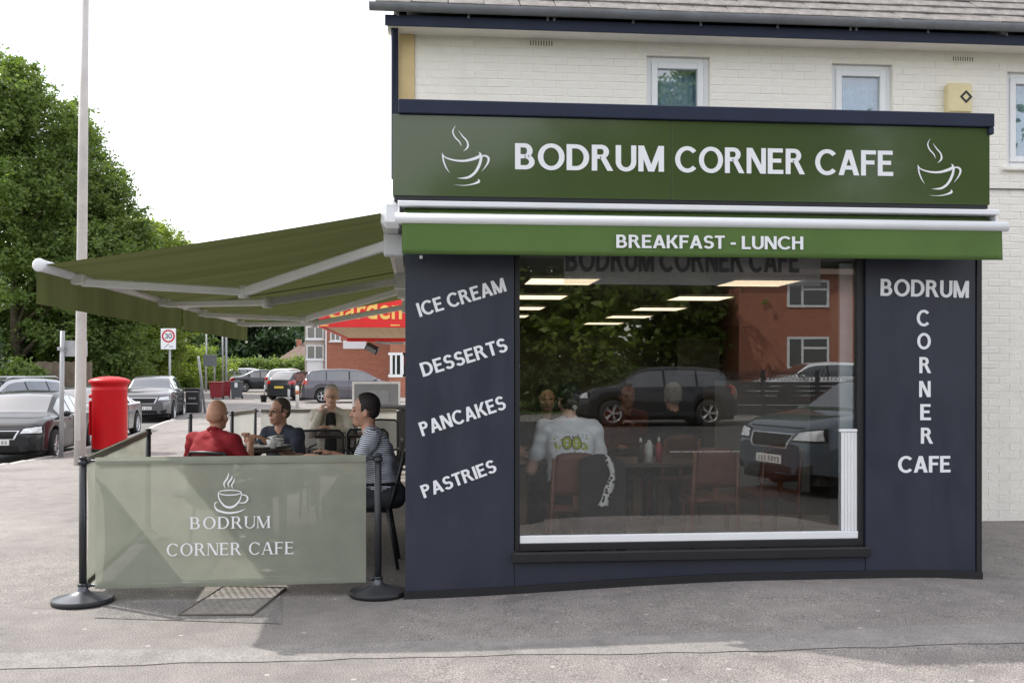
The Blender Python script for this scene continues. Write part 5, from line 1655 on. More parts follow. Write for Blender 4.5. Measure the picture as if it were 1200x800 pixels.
def car(label, loc, heading, kind, L, W, Hh, paint, r=.32, wb=.60, foh=.20, group=None, spokes=5, rails=False, dark_grille=True):
    """local +x is the nose"""
    t = thing('parked_car', label, 'car', loc, heading, group)
    prof, (c0, c1, c2, c3) = PROF[kind], CABIN[kind]
    xf, xr = L * (.5 - foh), L * (.5 - foh) - L * wb
    ts = sorted(set([i / 64 for i in range(65)] + [c0, c1, c2, c3] + [p[0] for p in prof] + [(x / L + .5) + d * r * 1.16 / L for x in (xf, xr) for d in (-1, -.97, -.85, -.6, -.3, 0, .3, .6, .85, .97, 1)]))
    ts = [t_ for i, t_ in enumerate(ts) if i == 0 or t_ - ts[i - 1] > .0025]
    sill = .20 if kind != 'suv' else .25
    rings = []
    # lightly smoothed roof line
    def ztop(t_):
        return Hh * (interp(prof, max(0, t_ - .012)) + 2 * interp(prof, t_) + interp(prof, min(1, t_ + .012))) / 4
    beltf = lambda t_: Hh * (.645 - .035 * (t_ - .2) + (.02 if kind in ('suv', 'mpv') else 0))
    for t_ in ts:
        x = (t_ - .5) * L
        e = abs(2 * t_ - 1)
        w = W / 2 * (1 - .10 * e ** 3 - .20 * max(0, (e - .86) / .14) ** 2)
        zt = ztop(t_); belt = beltf(t_)
        zb = sill + .05 * max(0, (e - .8) / .2)
        arch = 0
        for xw in (xf, xr):
            dx = abs(x - xw); R = r * 1.16
            if dx < R: arch = max(arch, r + math.sqrt(R * R - dx * dx) - .0)
        zs_ = max(zb, arch)
        zs_ = min(zs_, belt - .10, zt - .14)
        a = min(1, max(0, (zt - belt) / (Hh - belt)))
        p5z = min(belt, zt - .04)
        zmid = zs_ + (p5z - zs_) * .5
        y5, y6 = .935 * w, (.80 - .13 * a) * w
        z6 = zt - (.012 + .045 * a)
        ring_ = [(0, zs_ - .02 if arch == 0 else zs_), (.90 * w, zs_), (.985 * w, zs_ + .03), (1.0 * w, zmid), (.985 * w, p5z - .05), (.955 * w, p5z - .012), (y5, p5z),
                 (y5 + (y6 - y5) * .86, p5z + (z6 - p5z) * .86), (y6, z6), (y6 * .9, zt - (.006 + .022 * a)), (y6 * .5, zt - .006 * (1 + a)), (0, zt)]
        rings.append([(x, y_, z_) for y_, z_ in ring_])
    nr = len(rings[0])
    parts = {'body': MB(), 'windscreen': MB(), 'rear_window': MB(), 'sw0': MB(), 'sw1': MB(), 'sw2': MB(), 'sx0': MB(), 'sx1': MB(), 'sx2': MB(), 'window_trim': MB(), 'sill_trim': MB()}
    pil = [c0 + (c1 - c0) * .55, c1 + (c2 - c1) * .30, c1 + (c2 - c1) * .72, c3 - .03]
    for s_ in (1, -1):
        for i in range(len(ts) - 1):
            tm = (ts[i] + ts[i + 1]) / 2
            for k in range(nr - 1):
                q = [rings[i][k], rings[i + 1][k], rings[i + 1][k + 1], rings[i][k + 1]]
                q = [(x, s_ * y_, z_) for x, y_, z_ in q]
                if s_ == 1: q = q[::-1]
                tgt = 'body'
                hgt = rings[i][8][2] - rings[i][6][2]
                if k == 6 and hgt > .06 and min(rings[i][7][2] - rings[i][6][2], rings[i + 1][7][2] - rings[i + 1][6][2]) > .035:
                    if pil[0] - .02 < tm < pil[3] + .01: tgt = 'window_trim'
                    for n_ in range(3):
                        if pil[n_] + .007 < tm < pil[n_ + 1] - .007: tgt = ('sw' if s_ == 1 else 'sx') + str(n_)
                if k <= 1: tgt = 'sill_trim'
                if k >= 9 and c2 < tm < c3 - .004: tgt = 'windscreen'
                if k >= 9 and c0 + .004 < tm < c1: tgt = 'rear_window'
                parts[tgt].add(q, [(0, 1, 2, 3)], True)
    for end in (0, -1):
        for s_ in (1, -1):
            q = [(x, s_ * y_, z_) for x, y_, z_ in rings[end]]
            parts['body'].add(q, [list(range(nr))])
    body = parts['body'].build('body', paint, t, local=True)
    from mathutils.bvhtree import BVHTree
    allv, allf = [], []
    for mbx in parts.values():
        o_ = len(allv); allv += [Vector(v) for v in mbx.v]; allf += [[i + o_ for i in f] for f in mbx.f]
    bvh = BVHTree.FromPolygons(allv, allf)
    parts['window_trim'].build('window_trim', M_BLACK, t, local=True)
    parts['sill_trim'].build('sill_trim', M_UNDER, t, local=True)
    parts['windscreen'].build('windscreen', M_GLASSC, t, local=True)
    parts['rear_window'].build('rear_window', M_GLASSC, t, local=True)
    for k in ('sw0', 'sw1', 'sw2', 'sx0', 'sx1', 'sx2'):
        if parts[k].v: parts[k].build('side_window', M_GLASSC, t, local=True)
    MB().box(-L * .46, -W * .43, .17, L * .46, W * .43, Hh * .42).build('underbody', M_UNDER, t, local=True)
    tm_, rm_, dm_ = wheel_meshes(r, spokes)
    for xw in (xf, xr):
        for s_ in (1, -1):
            o = bpy.data.objects.new('wheel', tm_); COL.objects.link(o); o.parent = t
            o.location = (xw, s_ * (W / 2 - .095), r); o.rotation_euler = (0, 0, 0 if s_ == 1 else math.pi)
            for nm, m_ in (('rim', rm_), ('brake_disc', dm_)):
                c = bpy.data.objects.new(nm, m_); COL.objects.link(c); c.parent = o
    zl = Hh * .455 if kind != 'suv' else Hh * .50
    def patch(name, mat, fr, quad, off=.006, nu=10, nv=6, parent=None):
        """a lamp, grille or plate laid on the bodywork: quad of (y, z) corners seen from the front (fr=1) or rear (fr=-1)"""
        vs, fs = [], []
        for i in range(nu + 1):
            for j in range(nv + 1):
                u_, v_ = i / nu, j / nv
                y_ = (quad[0][0] * (1 - u_) + quad[1][0] * u_) * (1 - v_) + (quad[3][0] * (1 - u_) + quad[2][0] * u_) * v_
                z_ = (quad[0][1] * (1 - u_) + quad[1][1] * u_) * (1 - v_) + (quad[3][1] * (1 - u_) + quad[2][1] * u_) * v_
                hit = bvh.ray_cast(Vector((fr * L, y_, z_)), Vector((-fr, 0, 0)))
                if hit[0] is None: vs.append(None); continue
                n_ = hit[1] if hit[1].x * fr > 0 else -hit[1]
                vs.append(hit[0] + n_ * off)
        for i in range(nu):
            for j in range(nv):
                q_ = [i * (nv + 1) + j, (i + 1) * (nv + 1) + j, (i + 1) * (nv + 1) + j + 1, i * (nv + 1) + j + 1]
                if all(vs[k_] is not None for k_ in q_) and max((vs[q_[a_]] - vs[q_[b_]]).length for a_ in range(4) for b_ in range(a_)) < .45: fs.append(q_)
        vs = [v if v is not None else Vector((0, 0, .5)) for v in vs]
        return MB().add(vs, fs, True).build(name, mat, parent or t, local=True)
    w2 = W / 2
    hz = .50 if kind == 'suv' else .455
    for s_ in (1, -1):
        hl = patch('headlight', M_HLAMP, 1, [(s_ * .50 * w2, (hz - .035) * Hh), (s_ * .90 * w2, (hz - .03) * Hh), (s_ * .885 * w2, (hz + .055) * Hh), (s_ * .56 * w2, (hz + .028) * Hh)], .008, 14, 6)
        patch('lamp_bezel', M_UNDER, 1, [(s_ * .47 * w2, (hz - .05) * Hh), (s_ * .92 * w2, (hz - .045) * Hh), (s_ * .91 * w2, (hz + .068) * Hh), (s_ * .54 * w2, (hz + .042) * Hh)], .004, 14, 6, parent=hl)
        tz_ = .60 if kind in ('suv', 'mpv', 'hatch', 'estate') else .55
        patch('tail_light', M_TLAMP, -1, [(s_ * .56 * w2, (tz_ - .05) * Hh), (s_ * .925 * w2, (tz_ - .07) * Hh), (s_ * .90 * w2, (tz_ + .08) * Hh), (s_ * .62 * w2, (tz_ + .04) * Hh)], .010, 12, 7)
        patch('fog_light', M_UNDER, 1, [(s_ * .58 * w2, .195 * Hh), (s_ * .80 * w2, .20 * Hh), (s_ * .82 * w2, .275 * Hh), (s_ * .62 * w2, .25 * Hh)], .006)
        tx = c3 - .045
        mi = MB().ell(((tx - .5) * L, s_ * (W / 2 + .05), beltf(tx) + .045), (.07, .10, .065)).build('wing_mirror', paint, t, local=True)
        # door seams and handles
        for tp in (pil[1], pil[2], c3 - .02):
            i = min(range(len(ts)), key=lambda j: abs(ts[j] - tp))
            pts = [(x, s_ * (y_ + .001), z_) for x, y_, z_ in rings[i][2:7]]
            MB().tube(pts, .006, 5).build('door_seam', M_UNDER, t, local=True)
        for tp in (pil[1] + .05, pil[2] + .035):
            i = min(range(len(ts)), key=lambda j: abs(ts[j] - tp))
            x, y_, z_ = rings[i][4]
            MB().box(x - .09, s_ * (y_ - .01), z_ - .05, x + .09, s_ * (y_ + .018), z_ - .02, c=.008).build('door_handle', paint, t, local=True)
    gz_ = .46 if kind == 'suv' else .405
    gr = patch('grille', M_UNDER, 1, [(-.36 * w2, (gz_ - .055) * Hh), (.36 * w2, (gz_ - .055) * Hh), (.44 * w2, (gz_ + .045) * Hh), (-.44 * w2, (gz_ + .045) * Hh)], .008, 12, 5)
    patch('grille_surround', M_RIM, 1, [(-.40 * w2, (gz_ - .066) * Hh), (.40 * w2, (gz_ - .066) * Hh), (.48 * w2, (gz_ + .056) * Hh), (-.48 * w2, (gz_ + .056) * Hh)], .005, 12, 5, parent=gr)
    patch('lower_grille', M_UNDER, 1, [(-.52 * w2, .165 * Hh), (.52 * w2, .165 * Hh), (.46 * w2, .25 * Hh), (-.46 * w2, .25 * Hh)], .007, 12, 5)
    patch('bonnet_seam', M_UNDER, 1, [(-.60 * w2, (hz + .060) * Hh), (.60 * w2, (hz + .060) * Hh), (.60 * w2, (hz + .066) * Hh), (-.60 * w2, (hz + .066) * Hh)], .004, 16, 1)
    patch('tailgate_seam', M_UNDER, -1, [(-.66 * w2, .37 * Hh), (.66 * w2, .37 * Hh), (.66 * w2, .377 * Hh), (-.66 * w2, .377 * Hh)], .004, 16, 1)
    pl = MB().box(L * .5 - .012, -.26, Hh * .30 - .055, L * .5 + .012, .26, Hh * .30 + .055, c=.004).build('number_plate', M_PLATE, t, local=True)
    px_ = MB()
    for i in range(7):
        yy = -.20 + i * .062 + (.03 if i > 3 else 0)
        px_.box(L * .5 + .0125, yy - .018, Hh * .30 - .035, L * .5 + .0135, yy - .006, Hh * .30 + .035).box(L * .5 + .0125, yy + .004, Hh * .30 - .035, L * .5 + .0135, yy + .014, Hh * .30 + .035)
    px_.build('plate_marks', M_PTXT, pl, local=True)
    MB().box(-L * .5 - .012, -.26, Hh * .44 - .055, -L * .5 + .03, .26, Hh * .44 + .055, c=.004).build('rear_number_plate', M_PLATEY, t, local=True)
    if rails:
        for s_ in (1, -1):
            MB().tube([((c1 - .5) * L, s_ * W * .30, Hh - .04), ((c1 + .03 - .5) * L, s_ * W * .305, Hh + .01), ((c2 - .05 - .5) * L, s_ * W * .305, Hh + .005), ((c2 - .5) * L, s_ * W * .30, Hh - .04)], .018, 8).build('roof_rail', M_RIM, t, local=True)
    return t
def paint(name, col, metal=.5, coat=1.0, spec=.5): return pm('paint_' + name, col, rough=.28, metal=metal, var=.05, scale=2, coat=coat, spec=spec)
P_BLACK, P_SILVER, P_GREY, P_DSIL, P_WHITE, P_BLUE, P_DARK = paint('black', (.010, .011, .014), 0, .35, .3), paint('silver', (.42, .43, .45)), paint('grey', (.10, .10, .115)), paint('dark_silver', (.12, .12, .128)), paint('white', (.75, .76, .78), 0), paint('blue_grey', (.10, .125, .155)), paint('charcoal', (.02, .021, .026), .3, .6)
P_PURP = paint('purple_grey', (.085, .08, .10))
def park(px_wheel_f, px_wheel_r, side, **kw):
    """place a car from the ground points of its two visible wheels; side=+1 if these are the car's left wheels"""
    a, b = ground_at(*px_wheel_f), ground_at(*px_wheel_r)
    d = (a - b).xy.normalized()
    left = Vector((-d.y, d.x))
    W, L, foh, wb = kw['W'], kw['L'], kw.get('foh', .20), kw.get('wb', .60)
    xf = L * (.5 - foh)
    c = a.xy - d * xf - left * side * (W / 2 - .05)
    z = ground_z(c.x, c.y) - (kw.pop('drop', 0))
    return car(loc=(c.x, c.y, z), heading=math.atan2(d.y, d.x), **kw)
G_L = 'cars parked along the street on the left'
park((64, 533), (107, 521), 1, label='black saloon car parked at the left edge behind the grey post', kind='saloon', L=4.55, W=1.80, Hh=1.43, paint=P_BLACK, drop=.10, group=G_L, spokes=7)
q = at(2, 500, 30.0); car('silver estate car with roof rails behind the black saloon at the far left', (q.x, q.y, ground_z(q.x, q.y) - .02), math.radians(-108), 'estate', 4.7, 1.82, 1.56, P_SILVER, group=G_L, rails=True, spokes=10)
park((126, 512.5), (165, 503.5), 1, label='dark silver saloon car half hidden behind the red pillar box', kind='saloon', L=4.6, W=1.80, Hh=1.45, paint=P_DSIL, drop=.10, group=G_L, spokes=10)
park((203, 490), (218, 483.5), 1, label='grey sport utility car facing the camera beyond the pillar box', kind='suv', L=4.4, W=1.85, Hh=1.66, paint=P_DSIL, drop=.10, group=G_L, r=.35, wb=.61)
q = at(157, 440, 62); car('small dark red car far down the left street', (q.x, q.y, ground_z(q.x, q.y) - .1), math.radians(-80), 'hatch', 4.0, 1.7, 1.5, paint('maroon', (.12, .01, .012)), group=G_L)
G_C = 'cars on the forecourt in the background'
park((338, 458.5), (291, 459), -1, label='dark saloon car in side view in front of the hedge', kind='saloon', L=4.65, W=1.8, Hh=1.44, paint=P_DARK, group=G_C, spokes=10)
q = at(296, 440, 74); car('pale silver car mostly hidden behind the dark saloon by the hedge', (q.x, q.y, ground_z(q.x, q.y)), math.radians(-8), 'hatch', 4.2, 1.75, 1.56, P_SILVER, group=G_C)
q = at(348, 450, 53); car('dark hatchback with red tail lights beside the purple-grey people carrier', (q.x, q.y, ground_z(q.x, q.y)), math.radians(70), 'hatch', 4.0, 1.74, 1.52, P_DARK, group=G_C)
q = at(338, 445, 62); car('silver hatchback tail behind the dark hatchback on the forecourt', (q.x, q.y, ground_z(q.x, q.y)), math.radians(75), 'hatch', 4.0, 1.74, 1.55, P_SILVER, group=G_C)
park((445, 471.5), (374, 472), -1, label='purple-grey people carrier in side view behind the terrace', kind='mpv', L=4.6, W=1.83, Hh=1.66, paint=P_PURP, group=G_C, r=.33, foh=.19, wb=.60)

# ================================================================== STREET FURNITURE
M_GALV = pm('galvanised_steel', (.36, .37, .385), rough=.5, metal=.3, var=.12, scale=6)
M_LAMPC = pm('painted_lamp_column', (.47, .44, .425), rough=.6, var=.12, scale=2.5, bump=.1, bscale=20)
M_RED = pm('pillar_box_red', (.50, .004, .008), rough=.45, var=.07, scale=3, spec=.3)
p = ground_at(93.5, 545)
lc = thing('lamp_column', 'tall pale grey lamp column rising out of the picture at the left', 'lamp post', p)
MB().tube([p + Vector((0, 0, -.05)), p + Vector((.01, 0, 1.3)), p + Vector((.012, 0, 1.32)), p + Vector((.05, 0, 5)), p + Vector((.085, 0, 8.5))], [.100, .098, .094, .086, .074], 20).build('shaft', M_LAMPC, lc)
MB().tube([p + Vector((.085, 0, 8.45)), p + Vector((-.1, 0, 8.8)), p + Vector((-.9, 0, 8.95))], .04, 10).build('arm', M_LAMPC, lc)
MB().ell(p + Vector((-1.25, 0, 8.93)), (.40, .15, .09)).build('lantern', M_GALV, lc)
B('door', M_LAMPC, lc, (p.x - .05, p.y - .106, p.z + .45, p.x + .05, p.y - .085, p.z + 1.0), c=.006)
# pillar box
p = ground_at(128.5, 528.5)
dz_ = (p - Vector((CX, CY, 0))).dot(Vector((SN, CS, 0)))
u_ = dz_ / FPX
pb = thing('pillar_box', 'red cast iron pillar post box with domed cap beside the lamp column', 'post box', p)
R_ = 19.6 * u_; Ht = 88 * u_
prof = [(R_ * .98, .02), (R_ * 1.0, .08), (R_, Ht * .80), (R_ * 1.02, Ht * .81), (R_ * 1.02, Ht * .835), (R_ * 1.0, Ht * .84), (R_ * 1.0, Ht * .875), (R_ * 1.08, Ht * .885), (R_ * 1.10, Ht * .90)]
MB().lathe([(r_, z_) for r_, z_ in prof], n=40).build('body', M_RED, pb, local=True)
MB().lathe([(R_ * 1.10, Ht * .901), (R_ * 1.17, Ht * .915), (R_ * 1.18, Ht * .935), (R_ * 1.12, Ht * .952), (R_ * .9, Ht * .972), (R_ * .5, Ht * .992), (0, Ht)], n=40).build('cap', M_RED, pb, local=True)
MB().lathe([(0, 0), (R_ * 1.02, 0), (R_ * 1.02, .06), (R_ * .985, .075)], n=40).build('base', M_BLACK, pb, local=True)
Mv = Matrix.Rotation(math.radians(165), 4, 'Z')
MB().box(R_ * .93, -.20, .35, R_ + .012, .20, 1.1, c=.008, M=Mv).build('door', M_RED, pb, local=True)
MB().box(R_ * .95, -.15, 1.16, R_ + .05, .15, 1.24, c=.015, M=Mv).build('posting_slot', M_RED, pb, local=True)
# road sign seen from behind, twin posts
p = ground_at(71.5, 535.5)
sp_ = thing('sign_post', 'grey steel post with the back of a small sign at the kerb', 'sign post', p)
top = 148 * 1.0 / FPX * ((p - Vector((CX, CY, 0))).dot(Vector((SN, CS, 0))))
MB().tube([p, p + Vector((.03, 0, top))], .045, 12).build('post', M_GALV, sp_)
B('plate', M_GALV, sp_, (p.x + .05, p.y + .05, p.z + top - .52, p.x + .50, p.y + .065, p.z + top - .20), c=.003)
B('clamp', M_GALV, sp_, (p.x - .06, p.y - .05, p.z + top - .40, p.x + .07, p.y + .049, p.z + top - .33), c=.004)
# speed limit sign
def speed_sign():
    p = ground_at(199, 449); Z = (p - Vector((CX, CY, 0))).dot(Vector((SN, CS, 0)))
    p = at(199, 449, 44.0); p.z = ground_z(p.x, p.y); Z = 44.0; u = Z / FPX
    t = thing('speed_sign', 'white square plate with red ringed 30 on a grey post', 'road sign', p)
    c = at(198, 397, Z - .1)
    MB().tube([p, (p.x, p.y, c.z + 10 * u)], .05, 10).build('post', M_GALV, t)
    hw, hh = 8.6 * u, 12.2 * u
    B('plate', M_WHITE, t, (c.x - hw, c.y - .11, c.z - hh, c.x + hw, c.y - .09, c.z + hh), c=.004)
    cc = Vector((c.x, c.y - .112, c.z + 3.2 * u))
    MB().lathe([(7.5 * u, 0), (5.6 * u, 0)], cc, 32, axis='y').build('red_ring', pm('sign_red', (.55, .01, .02), rough=.4, var=0), t)
    cc.y -= .002
    a = Vector((cc.x - 4.2 * u, cc.y, cc.z - 3 * u)); b = Vector((cc.x + 4.2 * u, cc.y, cc.z - 3 * u))
    lettering('letter', '30', a, b, 6.2 * u, M_PTXT, t, w=.15, h=.14, depth=.002)
    mb = MB(); mb.quad((c.x - 5 * u, c.y - .1125, c.z - 10 * u), (c.x - 4 * u, c.y - .1125, c.z - 10.6 * u), (c.x + 1 * u, c.y - .1125, c.z - 6 * u), (c.x, c.y - .1125, c.z - 5.4 * u))
    mb.quad((c.x + 1 * u, c.y - .1125, c.z - 9.6 * u), (c.x + 5.5 * u, c.y - .1125, c.z - 9.6 * u), (c.x + 5.5 * u, c.y - .1125, c.z - 8.4 * u), (c.x + 1 * u, c.y - .1125, c.z - 8.4 * u))
    mb.build('small_print', M_GALV, t)
speed_sign()
# direction sign back on posts and slim poles
def pole(px, y0, y1, Z, r, label, mat=M_GALV):
    a = at(px, y0, Z); a.z = ground_z(a.x, a.y); b = at(px, y1, Z)
    return tag(MB().tube([a, (a.x, a.y, b.z)], r, 8).build('street_pole', mat), label, 'pole', 'slim poles along the far verge')
pole(218, 440, 396, 75, .06, 'slim grey pole left of the leaning barrier in the far verge')
pole(242, 440, 388, 70, .05, 'slim grey pole behind the direction sign')
pole(265, 446, 389, 60, .075, 'pale thick pole in front of the hedge')
pole(261, 446, 388, 66, .05, 'thin dark pole left of the pale thick pole')
q = at(246, 422, 64); t = thing('direction_sign', 'grey back of a large direction sign on two posts by the verge', 'road sign', (q.x, q.y, ground_z(q.x, q.y)))
u = 64 / FPX
B('board', pm('sign_back_grey', (.20, .22, .245), rough=.6), t, (q.x - 7.8 * u, q.y, q.z - 6.5 * u, q.x + 7.8 * u, q.y + .04, q.z + 6.5 * u), c=.01)
for s_ in (-1, 1):
    MB().tube([(q.x + s_ * 5 * u, q.y + .08, ground_z(q.x, q.y)), (q.x + s_ * 5 * u, q.y + .08, q.z + 6 * u)], .05, 8).build('post', M_GALV, t)
# black litter cabinet and leaning barrier
def box_thing(name, label, cat, px0, px1, y0, yb, mat, depth, group=None):
    p = ground_at((px0 + px1) / 2, yb); Z = (p - Vector((CX, CY, 0))).dot(Vector((SN, CS, 0))); u = Z / FPX
    t = thing(name, label, cat, p, group=group)
    return t, p, (px1 - px0) / 2 * u, (yb - y0) * u, u
t, p, hw, hh, u = box_thing('litter_bin', 'black square litter bin with white lettering band by the kerb', 'bin', 217.5, 233, 455, 483.5, M_BLACK, .5)
MB().box(-hw, 0, 0, hw, .55, hh * .93, c=.03).build('body', M_BLACK, t, local=True)
MB().box(-hw - .02, -.02, hh * .935, hw + .02, .57, hh, c=.02).build('lid', M_BLACK, t, local=True)
MB().box(-hw * .85, -.006, hh * .36, hw * .85, -.001, hh * .40).box(-hw * .85, -.006, hh * .86, hw * .85, -.001, hh * .89).build('trim', M_GALV, t, local=True)
mk = MB()
for i in range(4): mk.box(-hw * .5 + i * hw * .28, -.006, hh * .56, -hw * .5 + i * hw * .28 + hw * .16, -.001, hh * .64)
mk.build('marking', M_GALV, t, local=True)
a, b = ground_at(240.5, 483.5), at(232.5, 418, 38)
t = thing('leaning_sign_frame', 'leaning grey steel frame standing beside the black litter bin', 'sign frame', a)
MB().tube([a, b], .045, 8).build('pole', M_GALV, t)
a2 = ground_at(233.5, 482.5)
MB().tube([a2, a.lerp(b, .55)], .03, 8).build('brace', M_GALV, t)
MB().tube([a.lerp(a2, .0) + Vector((0, 0, .45)), a2.lerp(a.lerp(b, .55), .4)], .02, 6).build('rung', M_GALV, t)
# wheelie bins
M_RBIN = pm('red_bin_plastic', (.22, .012, .022), rough=.5, var=.12, scale=5)
M_GBIN = pm('slate_bin_plastic', (.075, .088, .10), rough=.5, var=.12, scale=5)
M_KBIN = pm('black_bin_plastic', (.016, .017, .019), rough=.5, var=.15, scale=5)
def wheelie(px0, px1, y0, yb, mat, label, group, rz=0, Z=None):
    t, p, hw, hh, u = box_thing('wheelie_bin', label, 'bin', px0, px1, y0, yb, mat, .6, group)
    t.rotation_euler = (0, 0, rz)
    d = hw * 1.15
    vs = [(-hw * .84, -d * .8, .08), (hw * .84, -d * .8, .08), (hw * .84, d * .8, .08), (-hw * .84, d * .8, .08), (-hw, -d, hh * .92), (hw, -d, hh * .92), (hw, d, hh * .92), (-hw, d, hh * .92)]
    MB().add(vs, [(3, 2, 1, 0), (0, 1, 5, 4), (1, 2, 6, 5), (2, 3, 7, 6), (3, 0, 4, 7), (4, 5, 6, 7)]).build('body', mat, t, local=True)
    MB().box(-hw * 1.05, -d * 1.08, hh * .925, hw * 1.05, d * 1.02, hh, c=.025).build('lid', mat, t, local=True)
    for s_ in (1, -1): MB().lathe([(0, -.03), (.10, -.03), (.10, .03), (0, .03)], (s_ * hw * .86, d * .85, .10), 16, axis='x').build('wheel', M_TYRE, t, local=True)
    MB().tube([(-hw * .8, d * 1.12, hh * .94), (hw * .8, d * 1.12, hh * .94)], .018, 8).build('handle', mat, t, local=True)
    return t
wheelie(247, 261, 447, 467.5, M_RBIN, 'front red wheelie bin beside the slate grey bin', 'red wheelie bins')
wheelie(260, 270, 446.5, 465.5, M_RBIN, 'red wheelie bin between the front red bin and the slate grey bin', 'red wheelie bins', rz=.3)
t = wheelie(271.5, 283.5, 446.5, 467, M_GBIN, 'slate grey wheelie bin with a white sticker right of the red bins', None)
MB().box(-.06, -.33, .62, .10, -.325, .86).build('sticker', M_WHITE, t, local=True)
q = at(464, 500, 16.6)
t = thing('wheelie_bin', 'black wheelie bin by the wall behind the striped shirt man', 'bin', (q.x, q.y, ground_z(q.x, q.y)))
hw, d, hh = .29, .33, 1.06
MB().add([(-hw * .84, -d * .8, .08), (hw * .84, -d * .8, .08), (hw * .84, d * .8, .08), (-hw * .84, d * .8, .08), (-hw, -d, hh * .92), (hw, -d, hh * .92), (hw, d, hh * .92), (-hw, d, hh * .92)], [(3, 2, 1, 0), (0, 1, 5, 4), (1, 2, 6, 5), (2, 3, 7, 6), (3, 0, 4, 7), (4, 5, 6, 7)]).build('body', M_KBIN, t, local=True)
MB().box(-hw * 1.05, -d * 1.08, hh * .925, hw * 1.05, d * 1.02, hh, c=.025).build('lid', M_KBIN, t, local=True)
# grey cabinet beyond the rear banner
q = at(441, 480, 19.0); u = 19.0 / FPX
t = thing('steel_cabinet', 'large grey steel cabinet with pale edges behind the rear banner', 'cabinet', (q.x, q.y, ground_z(q.x, q.y)))
gzq = ground_z(q.x, q.y)
zt_ = CZ - 12.5 * u - gzq
M_CAB = pm('cabinet_grey', (.20, .21, .22), rough=.5, var=.08, scale=3)
MB().box(-27 * u, 0, .05, 27 * u, .5, zt_, c=.01).build('case', M_CAB, t, local=True)
M_ALU = pm('pale_aluminium_edge', (.62, .62, .61), rough=.4)
MB().box(-28 * u, -.012, .04, -25.5 * u, -.001, zt_ + .01).box(25.5 * u, -.012, .04, 28 * u, -.001, zt_ + .01).box(-25.4 * u, -.012, zt_ - .035, 25.4 * u, -.001, zt_ + .01).build('edging', M_ALU, t, local=True)
MB().box(-15 * u, -.012, zt_ - .42, 15 * u, -.001, zt_ - .16, c=.004).build('recess_panel', pm('cabinet_panel', (.24, .25, .265), rough=.5), t, local=True)
# bollards and planter on the forecourt
def bollard(px, y0, yb, r, mat, label, band=None):
    p = ground_at(px, yb); Z = (p - Vector((CX, CY, 0))).dot(Vector((SN, CS, 0))); h_ = (yb - y0) * Z / FPX
    t = thing('bollard', label, 'bollard', p, group='bollards on the forecourt')
    MB().tube([(0, 0, 0), (0, 0, h_ * .97), (0, 0, h_)], [r, r, r * .6], 12).build('post', mat, t, local=True)
    if band:
        MB().tube([(0, 0, h_ * .62), (0, 0, h_ * .80)], r * 1.06, 12).build('band', band, t, local=True)
    return t
bollard(316, 449, 460.5, .055, M_GALV, 'slim grey bollard in front of the dark saloon')
bollard(338.5, 456, 476, .055, M_GALV, 'grey bollard left of the striped bollard')
bollard(348.5, 452, 478, .075, pm('bollard_white', (.6, .58, .54), rough=.6), 'white bollard with rusty orange band', band=pm('rust_orange', (.40, .13, .05), rough=.7))
p = ground_at(309, 471)
t = thing('planter', 'small black planter tub with a grey stake on the forecourt', 'planter', p)
MB().lathe([(0, 0), (.13, 0), (.17, .33), (.185, .33), (.185, .36), (.15, .36), (.15, .30), (0, .30)], n=20).build('tub', M_KBIN, t, local=True)
MB().tube([(.02, 0, .3), (.06, 0, .85)], .03, 8).build('stake', M_GALV, t, local=True)

# ================================================================== NEIGHBOURING SHOP CANOPY
gs = thing('takeaway_canopy', 'red shop canopy with yellow Garden lettering projecting beyond the awnings', 'canopy', (-.85, 10.2, 2.3))
M_CANR = pm('canopy_red', (.62, .015, .018), rough=.45, var=.06)
M_SOFF = pm('tan_soffit_boards', (.55, .38, .22), rough=.7, var=.15, scale=3)
M_YLET = pm('yellow_lettering', (.78, .50, .14), rough=.5, var=.05)
cy0, cy1, cx0, cx1 = 10.0, 16.4, -1.60, -.10
cz0, cz1 = 2.345, 2.885
B('front_board', M_CANR, gs, (cx0, cy0, cz0, cx1, cy0 + .04, cz1), c=.004)
B('side_board', M_CANR, gs, (cx0, cy0 + .041, cz0, cx0 + .04, cy1 - .041, cz1))
B('back_board', M_CANR, gs, (cx0, cy1 - .04, cz0 - .05, cx1, cy1, cz1))
for i in range(8):
    a = cx0 + .042 + (cx1 - cx0 - .05) * i / 8; b = cx0 + .042 + (cx1 - cx0 - .05) * (i + 1) / 8 - .006
    B('soffit_board', M_SOFF, gs, (a, cy0 + .042, cz0 + .03, b, cy1 - .042, cz0 + .05))
B('deck', M_BLACK, gs, (cx0 + .041, cy0 + .041, cz1 - .04, cx1, cy1 - .041, cz1 - .01))
for nm, (x0_, y0_) in enumerate(((cx0 + .03, cz1 - .05), )):
    bb = MB()
    for (a, b, c_, d) in ((cx0 + .9, cz1 - .06, cx0 + 1.16, cz1 - .035), (cx0 + 1.2, cz0 + .03, cx0 + 1.36, cz0 + .05), (cx0 + .02, cz0 + .02, cx0 + .16, cz0 + .04)):
        bb.box(a, cy0 - .004, b, c_, cy0 - .001, d)
    bb.build('corner_flourish', M_YLET, gs)
cu = bpy.data.curves.new('t', 'FONT'); cu.body = 'Garden'; cu.size = .48; cu.extrude = .004; cu.space_character = 1.02; cu.offset = .008
to = bpy.data.objects.new('t', cu); COL.objects.link(to)
bpy.context.view_layer.update()
me = bpy.data.meshes.new_from_object(to.evaluated_get(bpy.context.evaluated_depsgraph_get()))
bpy.data.objects.remove(to)
xs_ = [v.co.x for v in me.vertices]
wd_ = max(xs_) - min(xs_)
gl_ = link_mesh('lettering', me, M_YLET, gs)
